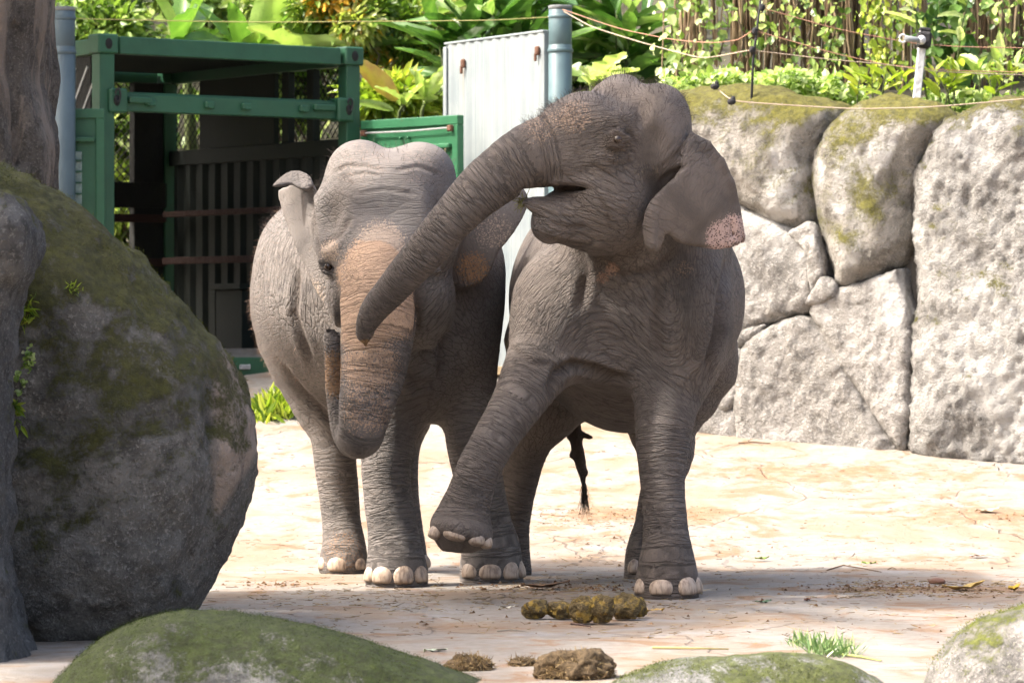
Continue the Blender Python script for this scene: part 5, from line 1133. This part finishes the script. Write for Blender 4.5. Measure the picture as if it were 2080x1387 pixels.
#ground_cover('dark understorey leaves between the hanging roots', [(1340, 2120, 120, 230)], 28.6, 3600, .09, LM['dark'], 62)
# banyan with hanging aerial roots
def banyan():
    r = np.random.default_rng(70); Y = 29.6; root = empty('banyan_tree', P(1720, 230, Y), 'banyan tree with a curtain of brown hanging aerial roots', 'tree')
    bark = NT('banyan_root_bark'); ob = bark.coord('Object'); s = bark.noise(bark.map(ob, (1, 1, .06)), 30, 5, .7)
    bark = bark.out(bark.bsdf(bark.mix(bark.step(s, .35, .65), (.15, .095, .055), (.50, .385, .25)), .85, bark.bump(s, .02), spec=.2))
    G = Geo()
    for px, w in ((1735, 26), (2015, 40), (1660, 16), (1585, 18), (1395, 16), (2075, 30), (1515, 13)):
        c0 = P(px, 330, Y + .3); c1 = P(px + r.normal() * 14, -260, Y + .3); k = w * Y / FPX; n = 14; t = np.linspace(0, 1, n)[:, None]; pts = c0 + (c1 - c0) * t + np.stack([.03 * np.sin(t[:, 0] * 7 + px), .03 * np.cos(t[:, 0] * 6), 0 * t[:, 0]], 1)
        G.add(*tube(pts, k * (1 + .12 * np.sin(np.arange(n) * 1.7 + px)), 10))
        for j in range(9): 
            of = r.normal(size=2) * k * .8; G.add(*tube(pts + np.array([of[0], -abs(of[1]) - .02, 0]) + .012 * r.normal(size=(n, 3)), k * r.uniform(.12, .3), 6))
    link('trunk', G.mesh('trunk'), root, bark)
    xs = np.concatenate([r.normal(c, s_, m) for c, s_, m in ((1400, 22, 26), (1510, 24, 34), (1590, 28, 44), (1665, 30, 44), (1735, 28, 44), (1830, 30, 22), (1990, 34, 40), (2050, 30, 36))])
    for i, px in enumerate(xs):
        y0 = Y - r.uniform(.0, .55); top = P(px + r.normal() * 6, -220, y0); end = P(px + r.normal() * 10, r.uniform(120, 235) if r.random() < .7 else r.uniform(40, 150), y0); n = 9; t = np.linspace(0, 1, n)[:, None]; w = r.uniform(.005, .022)
        pts = top + (end - top) * t + .02 * np.cumsum(r.normal(size=(n, 3)) * [.6, .4, 0], 0); V, F = tube(pts, w * np.linspace(1, .6, n), 5, False); link('aerial_root', np_mesh('aerial_root', V, F), root, bark)
    # crown above the frame
    V, F, a = bush_leaves(P(1720, -520, Y + 3.2), (3.4, 1.4, 1.1), 6000, .11, 71, .5, 40); link('crown', np_mesh('crown', V, F, False, {'rnd': a}), root, LM['mid'])
banyan()
def creeper(label, spots, Y, n, L, mat, seed, wr=.75):
    r = np.random.default_rng(seed); p = []; G = Geo()
    for (x, y0, y1, sx) in spots:
        m = int(n * (y1 - y0 + 60) / sum(s[2] - s[1] + 60 for s in spots)); py = r.uniform(y0, y1, m); px = x + sx * r.normal(size=m) + 10 * np.sin(py * .04 + x); yy = Y + r.normal(size=m) * .12
        q_ = np.stack([(px - 1040) / FPX * yy, yy, CAMZ - (py - HORZ) / FPX * yy], 1); p.append(q_[vnoise(q_ * 4.5 + seed) > -.4])
        yv = np.linspace(y0 - 30, y1, 8); G.add(*tube([P(x + 10 * np.sin(q * .04 + x), q, Y) for q in yv], .007, 5))
    pos = np.vstack(p); m = len(pos); root = empty('creeper', pos[pos[:, 2].argmin()], label, 'creeper')
    V, F, a = leaf_cloud(pos, unit(r.normal(size=(m, 3)) * .6 + [0, -.35, -.9]), unit(r.normal(size=(m, 3)) * .5 + np.array(SUN) + [0, -.6, 0]), L * (.35 + 1.3 * r.random(m) ** 1.5), wr, .08, .12); link('leaves', np_mesh('leaves', V, F, False, {'rnd': a}), root, mat); geo_obj('vine', G, M_bark, root, None, True)
creeper('pale heart-leaved creeper draped where the ginger meets the hanging roots', [(1372, -60, 150, 20), (1425, -60, 130, 16), (1395, 100, 190, 30)], 28.9, 384, .070, LM['pale'], 81)
creeper('light green creeper climbing the roots beside the black fence rod', [(1470, -60, 120, 14), (1540, -60, 150, 14), (1500, 60, 170, 26)], 28.8, 347, .060, LM['mid'], 82)
creeper('light green creeper hanging over the middle of the root curtain', [(1610, -60, 100, 24), (1690, -60, 130, 16), (1640, 90, 190, 26)], 28.8, 384, .058, LM['mid'], 83)
creeper('lime creeper hanging in front of the roots left of the insulator post', [(1770, -60, 170, 20), (1800, -60, 150, 20), (1830, -60, 60, 24)], 28.6, 471, .055, LM['lime'], 84)
creeper('glossy dark creeper on the roots behind the insulator post', [(1900, -60, 120, 26), (1945, -60, 160, 22)], 28.9, 260, .12, LM['ginger'], 85)
creeper('grey-green creeper on the thick trunk at the far right', [(2035, -60, 160, 30), (2085, -60, 120, 20)], 28.7, 235, .06, LM['mid'], 86)
# small greens on the ground at the foot of the container sill
def weeds(label, x0, x1, py, n, L, mat, seed, wr=.25, name='weed_clump'):
    r = np.random.default_rng(seed); pos = np.array([g(r.uniform(x0, x1), py + r.normal() * 6) for _ in range(n)]); ax = unit(r.normal(size=(n, 3)) * [.8, .5, .1] + [0, 0, .75]); V, F, a = leaf_cloud(pos + ax * .0 + [0, 0, .0], ax, unit(r.normal(size=(n, 3)) + [0, -1, .5]), L * (.5 + r.random(n)), wr, .05, .35)
    o = link(name, np_mesh(name, V, F, False, {'rnd': a}), None, mat); tag(o, label, 'weeds', kind='stuff')
weeds('bright green weeds beside the container sill by the paler elephant', 540, 596, 842, 260, .16, LM['lime'], 91)
weeds('thin grass creeping out from behind the huge boulder', 500, 552, 848, 140, .09, LM['lime'], 92)
weeds('green grass seen between the legs of the paler elephant', 880, 905, 845, 60, .10, LM['lime'], 93)
# ---------------------------------------------------------------- shade tree beside the big boulder
def shade_tree():
    M_tb = rock_mat('old_tree_bark', (.115, .098, .082), (.20, .175, .15), (.30, .26, .22), (.06, .07, .02), 1.2, 1.6, ((.34, .27, .215), lambda n, ob: n.math('MULTIPLY', n.step(n.noise(n.map(ob, (1, 1, .3), (3, 1, 2)), 4.5, 5, .65, .5), .50, .62), .75)), 1.4, .014, .6)
    root = empty('shade_tree', P(20, 1200, 18.3) * [1, 1, 0], 'massive grooved tree trunk rising behind the huge boulder', 'tree')
    def vert(V): return V
    for i, (poly, Y, half, rnd) in enumerate((([(-260, -620), (60, -620), (92, -250), (96, 0), (85, 80), (80, 130), (76, 172), (92, 215), (106, 255), (113, 295), (108, 345), (104, 420), (90, 700), (120, 1260), (-260, 1260)], 18.35, .42, .36), ([(-160, -560), (70, -560), (96, -100), (103, 60), (107, 150), (101, 260), (97, 420), (110, 1240), (-160, 1240)], 18.95, .30, .26))):
        q = cam_frame(smooth_poly(poly, 1), Y)
        def grooves(F): 
            for (a, b, c, d) in ((72, 215, 66, 385), (30, 60, 28, 330)): F.cone(P(a, b, 18.08), P(c, d, 18.05), .018, .03, .06, 'sub') if i == 0 else None
        V, Fc = plate_rock(*q, half, rnd, .022, [(.02, 2, 3)], extra=grooves); Nn = vnormals(V, Fc); V = V + Nn * (.018 * fbm(V * [11, 11, 1.6], 4) + .006 * fbm(V * [34, 34, 7], 3))[:, None]
        link('trunk', np_mesh('trunk', V, Fc), root, M_tb)
    r = np.random.default_rng(95); top = P(-60, -560, 18.4); G = Geo()
    for e in ((-6.2, 17, 5.4), (-4.6, 15.2, 5.6), (-3.2, 16.2, 5.9), (-1.9, 17.4, 5.6), (-1.4, 18.1, 5.2), (-4.0, 18.2, 6.2), (-2.3, 15.2, 5.5)):
        e = np.array(e); m = (top + e) / 2 + [0, 0, .5]; G.add(*tube([top - [0, 0, .3], top * .6 + m * .4, m, m * .4 + e * .6, e], [.16, .12, .09, .05, .015], 8))
    geo_obj('limb', G, M_tb, root, None, True)
    cl = []
    for c, rd, n in (((-5.4, 13.9, 5.5), (1.0, .9, .7), 1000), ((-6.0, 16.2, 5.6), (1.3, 1.3, .8), 1800), ((-5.1, 15.4, 5.6), (.9, 1.1, .8), 1300), ((-5.0, 16.6, 6.2), (1.0, 1.0, .7), 1300), ((-1.3, 18.0, 5.3), (.8, .42, .6), 1300), ((-2.1, 18.0, 5.5), (.8, .40, .6), 900), ((-4.2, 17.2, 6.0), (.9, .4, .6), 300)):
        cl.append(bush_leaves(c, rd, n, .17, 96 + len(cl), .55, 12))
    off = np.cumsum([0] + [len(q[0]) for q in cl[:-1]]); V = np.vstack([q[0] for q in cl]); F = np.vstack([q[1] + o for q, o in zip(cl, off)]); link('crown', np_mesh('crown', V, F, False, {'rnd': np.concatenate([q[2] for q in cl])}), root, LM['mid'])
shade_tree()
def side_tree():  # mostly out of view, added to shade the container and pipe
    root = empty('leafy_tree', (-5.6, 30.6, 1.0), 'leafy tree shading the container, its lowest twigs over the blue pipe', 'tree'); G = Geo(); b = np.array([-5.6, 30.6, .6]); t = np.array([-5.2, 29.8, 4.3])
    G.add(*tube([b, b * .6 + t * .4 + [.1, 0, 0], t], [.20, .16, .12], 10)); r = np.random.default_rng(5)
    for i in range(9):
        e = np.array([-5.0, 29.3, 5.4]) + unit(r.normal(size=3)) * [1.4, 1.4, .9]; G.add(*tube([t - [0, 0, .2], (t + e) / 2 + [0, 0, .15], e], [.09, .05, .012], 7))
    geo_obj('trunk', G, M_bark, root, None, True)
    V, F, a = bush_leaves((-5.0, 28.9, 5.35), (1.7, 2.4, 1.3), 7500, .13, 97, .5, 34); link('crown', np_mesh('crown', V, F, False, {'rnd': a}), root, LM['mid'])
side_tree()
# ---------------------------------------------------------------- small plants on the boulder
def on_rock(V, px, py):
    pr = np.stack([1040 + V[:, 0] / V[:, 1] * FPX, HORZ - (V[:, 2] - CAMZ) / V[:, 1] * FPX], 1); d = np.hypot(pr[:, 0] - px, pr[:, 1] - py); c = np.where(d < 12)[0]
    if len(c) == 0: c = np.array([d.argmin()])
    return V[c[V[c, 1].argmin()]]
def rock_fern(label, pts, V, n, L, mat, wr, seed, hang=-.6, sp=5):
    r = np.random.default_rng(seed); pos = np.array([on_rock(V, *(np.array(pts[r.integers(len(pts))]) + r.normal(size=2) * sp)) for _ in range(n)]); ax = unit(r.normal(size=(n, 3)) * [.8, .3, .6] + [0, -.8, hang])
    Vv, F, a = leaf_cloud(pos - [0, .004, 0], ax, unit(r.normal(size=(n, 3)) * .4 + [0, -1, .6]), L * (.5 + r.random(n)), wr, .06, .2); o = link('creeping_fern', np_mesh('creeping_fern', Vv, F, False, {'rnd': a}), None, mat); tag(o, label, 'fern')
rock_fern('string of tiny round pale leaves hanging down the huge boulder', [(28, 670), (26, 700), (40, 760), (42, 800), (48, 780)], BV, 44, .022, LM['pale'], .95, 1)
rock_fern('second string of round leaves beside the first on the huge boulder', [(66, 705), (68, 722), (65, 740)], BV, 34, .022, LM['pale'], .95, 2)
rock_fern('small rosette fern with strap leaves low on the huge boulder', [(38, 830), (40, 850)], BV, 14, .07, LM['lime'], .28, 3, .2, 3)
rock_fern('fine grassy tuft in the cleft of the huge boulder', [(45, 622), (58, 628), (38, 636)], BV, 90, .05, LM['lime'], .10, 4, -.1, 14)
rock_fern('tiny bright sprig growing on the mossy top of the huge boulder', [(150, 575), (155, 580)], BV, 30, .03, LM['lime'], .14, 5, .1, 5)
# ================================================================ THINGS LYING ON THE GROUND
M_dung = NT('dung'); _o = M_dung.coord('Object'); _n1 = M_dung.noise(_o, 22, 5, .7); _n2 = M_dung.noise(M_dung.map(_o, (1, 1, 3)), 90, 4, .7)
M_dung = M_dung.out(M_dung.bsdf(M_dung.mix(M_dung.step(_n1, .46, .62), M_dung.mix(M_dung.step(_n2, .4, .7), (.11, .08, .036), (.27, .205, .10)), (.46, .31, .07)), .8, M_dung.bump(M_dung.math('ADD', _n1, _n2), .012), spec=.25))
def lump(name, label, cat, c, r, mat, seed, disp=.14, group=None, parent=None):
    bm = bmesh.new(); bmesh.ops.create_icosphere(bm, subdivisions=5, radius=1); V = np.array([v.co[:] for v in bm.verts]); d = 1 + disp * fbm(V * 1.6 + seed * 7, 3) + .045 * fbm(V * 7 + seed, 3)
    V = V * d[:, None]; V[:, 2] = np.maximum(V[:, 2], -.86); V = V * r + np.asarray(c)
    for v, q in zip(bm.verts, V): v.co = q
    o = link(name, bm_mesh(name, bm, True), parent, mat)
    if parent is None: tag(o, label, cat, group)
    return o
def dung_at(px, pyb, rx, rz, seed, label, disp=.24, dY=0.):
    p = g(px, pyb); Y = p[1] + dY; k = Y / FPX; lump('dung_ball', label, 'dung', (p[0], Y, p[2] + rz * k * .84), (rx * k, rx * k * .8, rz * k), M_dung, seed, disp, 'fresh dung balls in front of the elephants')
dung_at(1088, 1255, 28, 21, 1, 'olive dung ball lying alone at one end of the row of dung')
dung_at(1140, 1255, 30, 19, 2, 'low dung ball second from the lone end of the row')
dung_at(1183, 1264, 27, 30, 3, 'large cracked dung ball pressed against its twin in mid-row')
dung_at(1222, 1264, 28, 31, 4, 'large dung ball, fibrous twin of the cracked one in mid-row')
dung_at(1270, 1256, 32, 27, 5, 'round dung ball with a mustard yellow side')
dung_at(1297, 1252, 16, 22, 6, 'small dung ball tucked behind the mustard sided one')
def strands(c, sx, sy, sz, n, L, w, seed, flat=.35):
    r = np.random.default_rng(seed); p = np.asarray(c) + r.normal(size=(n, 3)) * [sx, sy, sz]; d = unit(r.normal(size=(n, 3)) * [1, 1, flat]); l = (L * (.4 + r.random(n)))[:, None]; s = unit(np.cross(d, r.normal(size=(n, 3)))) * w
    m = p + d * l * .5 + r.normal(size=(n, 3)) * l * .08; q = p + d * l
    V = np.stack([p - s, p + s, m + s, m - s, q + s * .5, q - s * .5], 1).reshape(-1, 3); b = np.arange(n)[:, None] * 6; return V, np.vstack([b + [0, 1, 2, 3], b + [3, 2, 4, 5]]), np.repeat(r.random(n), 6)
M_fib = leaf_mat('dry_fibre', [(0, (.09, .055, .028)), (.5, (.20, .135, .065)), (1, (.40, .30, .16))], .1, .8, .2)
M_heap = plain_mat('old_dung', (.13, .092, .052), .9, .2, 0, .45, 60, .015)
def dung_heap(label, px, pyb, wpx, hpx, n, seed):
    p = g(px, pyb); k = p[1] / FPX; root = empty('dung_heap', p, label, 'dung')
    lump('heap', None, None, (p[0], p[1] + .05, p[2] + hpx * k * .25), (wpx * k * .46, wpx * k * .36, hpx * k * .72), M_heap, seed, .25, None, root)
    r = np.random.default_rng(seed); u = unit(r.normal(size=(n, 3))); u[:, 2] = abs(u[:, 2]); pos = np.array([p[0], p[1] + .05, p[2]]) + u * [wpx * k * .46, wpx * k * .36, hpx * k * .85]; V, F, a = strands((0, 0, 0), 0, 0, 0, n, .026, .0015, seed, .8); V = V + np.repeat(pos, 6, 0)
    link('fibres', np_mesh('fibres', V, F, False, {'rnd': a}), root, M_fib)
dung_heap('old fibrous dung heap crumbling between the two low foreground rocks', 1170, 1378, 170, 62, 1500, 11)
dung_heap('small crumbled dung heap by the green moss rock', 955, 1360, 95, 30, 1200, 12)
dung_heap('little crumb of dry dung between the two dung heaps', 1062, 1352, 60, 14, 500, 13)
# fallen leaves
def fallen(label, px, py, wpx, col, seed, curl=.25, rot=None, wr=.42, name='fallen_leaf'):
    p = g(px, py); k = p[1] / FPX; L = wpx * k; r = np.random.default_rng(seed); n = 9; t = np.linspace(0, 1, n); w = L * wr * .5 * np.sin(np.pi * np.clip(t, .03, .97)) ** .7; V = []
    for i in range(n):
        for j in (-1, -.5, 0, .5, 1): V.append((L * (t[i] - .5), w[i] * j, .010 + curl * L * ((t[i] - .4) ** 2 * 1.6 + .5 * abs(j) * w[i] / L * 2) + .004 * r.normal()))
    i = np.arange(n - 1)[:, None] * 5 + np.arange(4)[None]; F = np.stack([i, i + 5, i + 6, i + 1], -1).reshape(-1, 4); me = np_mesh(name, np.array(V), F, True)
    me.transform(Matrix.Translation(Vector(p)) @ Matrix.Rotation(r.uniform(-.5, .5) if rot is None else rot, 4, 'Z')); o = link(name, me, None, plain_mat(name + '_colour', col, .55, .3, 0, .3, 25)); tag(o, label, 'leaf')
fallen('large curled yellow fallen leaf lying beside the brown seed pod', 1957, 1200, 88, (.62, .44, .13), 1, .35, .1)
fallen('curled brown dead leaf near the lifted leg of the dark elephant', 1108, 1196, 100, (.22, .13, .075), 2, .22, .15, .5)
fallen('small yellow leaf at the end of the row of dung', 1330, 1243, 42, (.68, .44, .12), 3, .15, .3)
fallen('fresh green leaf on the sunlit ground past the dark elephant', 1548, 1137, 30, (.17, .27, .035), 4, .2, .2)
fallen('slim fresh green leaf further along the sunlit ground', 1765, 1146, 30, (.20, .31, .05), 5, .15, -.1, .3)
fallen('pale dry leaf on the orange soil far to the side', 2005, 1042, 48, (.70, .60, .42), 6, .3, .1)
fallen('dark wet green leaf close to the standing forefoot', 1550, 1225, 34, (.10, .17, .10), 7, .15, .1)
fallen('reddish brown leaf flake beside the wet green leaf', 1640, 1222, 20, (.25, .10, .05), 8, .4, .8)
fallen('yellow and black spent flower standing by the frame-edge soil', 2060, 1202, 32, (.55, .36, .03), 9, .7, .6, .7)
fallen('pinkish dry leaf on the ground by the curled trunk elephant', 900, 1108, 34, (.50, .27, .17), 10, .2, -.3)
fallen('bleached leaf lying in front of the row of dung', 1030, 1238, 34, (.72, .67, .56), 11, .2, .2)
fallen('faded pink leaf far out on the bright ground', 1985, 1132, 40, (.62, .44, .36), 12, .2, .1)
fallen('pale green scrap of leaf by the green moss rock', 885, 1325, 50, (.50, .56, .42), 13, .1, .2)
p_ = g(1903, 1186); lump('seed_pod', 'brown seed pod beside the curled yellow leaf', 'seed pod', (p_[0], p_[1], p_[2] + .016), (.048, .026, .019), plain_mat('pod', (.24, .11, .06), .5), 21, .06)
def twig(label, pts, r_=.005, col=(.20, .13, .08)):
    q = np.array([g(*a) for a in pts]) + [0, 0, r_ + .004]; G = Geo(); G.add(*tube(q, [r_] * (len(q) - 1) + [r_ * .5], 6)); o = link('twig', G.mesh('twig'), None, plain_mat('twig_bark', col, .8)); tag(o, label, 'twig')
twig('long pale stem lying in front of the thin-mossed rock', [(1325, 1319), (1385, 1320), (1480, 1322)], .006, (.48, .40, .16)); twig('green reed stem in front of the grass tuft', [(1690, 1330), (1750, 1338), (1790, 1346)], .006, (.40, .45, .14))
twig('bent dry twig on the sunlit ground beyond the dark elephant', [(1680, 1160), (1712, 1150), (1755, 1157), (1790, 1164)], .004); twig('short dark twig in front of the row of dung', [(1160, 1270), (1180, 1272), (1200, 1276)], .005, (.10, .06, .05)); twig('thin curved straw stem between the dung row and the heap', [(1010, 1284), (1040, 1281), (1075, 1286)], .003, (.36, .33, .28)); twig('brown twig lying far back by the wall', [(1500, 902), (1530, 900), (1565, 903)], .006)
# grass tuft
def tuft():
    r = np.random.default_rng(31); n = 220; px = r.normal(1690, 26, n); pos = np.array([g(a, 1328 + r.normal() * 5) for a in px]); ax = unit(r.normal(size=(n, 3)) * [.55, .3, .1] + [0, 0, 1]); V, F, a = leaf_cloud(pos, ax, unit(r.normal(size=(n, 3))), .075 * (.4 + r.random(n)), .03, .01, .3); o = link('grass_tuft', np_mesh('grass_tuft', V, F, False, {'rnd': a}), None, leaf_mat('grass_blade', [(0, (.12, .22, .07)), (.6, (.24, .36, .14)), (1, (.45, .48, .28))], .3)); tag(o, 'green grass tuft sprouting behind the thin-mossed rock', 'grass', kind='stuff')
    n = 90; px = r.normal(1632, 14, n); pos = np.array([g(a, 1312 + r.normal() * 3) for a in px]); V, F, a = leaf_cloud(pos, unit(r.normal(size=(n, 3)) * [.5, .3, .1] + [0, 0, 1]), unit(r.normal(size=(n, 3))), .06 * (.4 + r.random(n)), .04, .01, .3); o = link('grass_tuft', np_mesh('grass_tuft', V, F, False, {'rnd': a}), None, o.data.materials[0]); tag(o, 'sparse wispy grass tuft next to the fuller green tuft', 'grass', kind='stuff')
tuft()
# straw and crumbs too small to count
def litter():
    r = np.random.default_rng(33); P_ = []
    for (x0, x1, y0, y1, n) in ((400, 2080, 1090, 1300, 1500), (480, 2080, 880, 1090, 900), (950, 1400, 1175, 1240, 500), (1000, 1450, 1030, 1075, 420), (1700, 2080, 1180, 1215, 520), (500, 900, 1180, 1240, 300)):
        a = r.random(n); P_.append(np.array([g(r.uniform(x0, x1), y0 + (y1 - y0) * q) for q in a]))
    pos = np.vstack(P_); n = len(pos); V, F, a = strands((0, 0, 0), 0, 0, 0, n, .05, .0016, 34, .06); V = V + np.repeat(pos + [0, 0, .006], 6, 0); o = link('straw_litter', np_mesh('straw_litter', V, F, False, {'rnd': a}), None, M_fib); tag(o, 'loose straw and hay bits trodden over the ground', 'straw', kind='stuff')
    P_ = []
    for (cx, cy, sx, sy, n) in ((1240, 1045, 70, 7, 240), (1430, 1042, 40, 5, 120), (1900, 1195, 110, 9, 420), (2000, 1050, 60, 8, 160), (1180, 1195, 70, 4, 140), (560, 1186, 40, 3, 90), (1100, 1190, 120, 5, 120), (1740, 1194, 60, 5, 160), (1300, 1200, 450, 90, 420)):
        P_.append(np.array([g(r.normal(cx, sx), min(1370, max(880, r.normal(cy, sy)))) for _ in range(n)]))
    pos = np.vstack(P_); n = len(pos); s = .004 + .014 * r.random(n) ** 3; base = np.array([(1, 0, 0), (-.5, .87, 0), (-.5, -.87, 0), (0, 0, 1.0)]); V = []
    ang = r.uniform(0, 6.28, n); c_, s_ = np.cos(ang), np.sin(ang); B = base[None] * (s[:, None, None] * r.uniform(.6, 1.4, (n, 4, 1))); X = B[..., 0] * c_[:, None] - B[..., 1] * s_[:, None]; Y = B[..., 0] * s_[:, None] + B[..., 1] * c_[:, None]
    V = (np.stack([X, Y, B[..., 2] * .7], -1) + pos[:, None]).reshape(-1, 3); b = np.arange(n)[:, None] * 4; F = np.vstack([b + [0, 1, 3], b + [1, 2, 3], b + [2, 0, 3]]); o = link('soil_crumbs', np_mesh('soil_crumbs', V, F, False, {'rnd': np.repeat(r.random(n), 4)}), None, leaf_mat('soil_crumb', [(0, (.06, .035, .02)), (.6, (.16, .09, .05)), (1, (.30, .20, .12))], .0, .9, .1)); tag(o, 'brown soil crumbs and leaf scraps strewn on the ground', 'soil', kind='stuff')
litter()
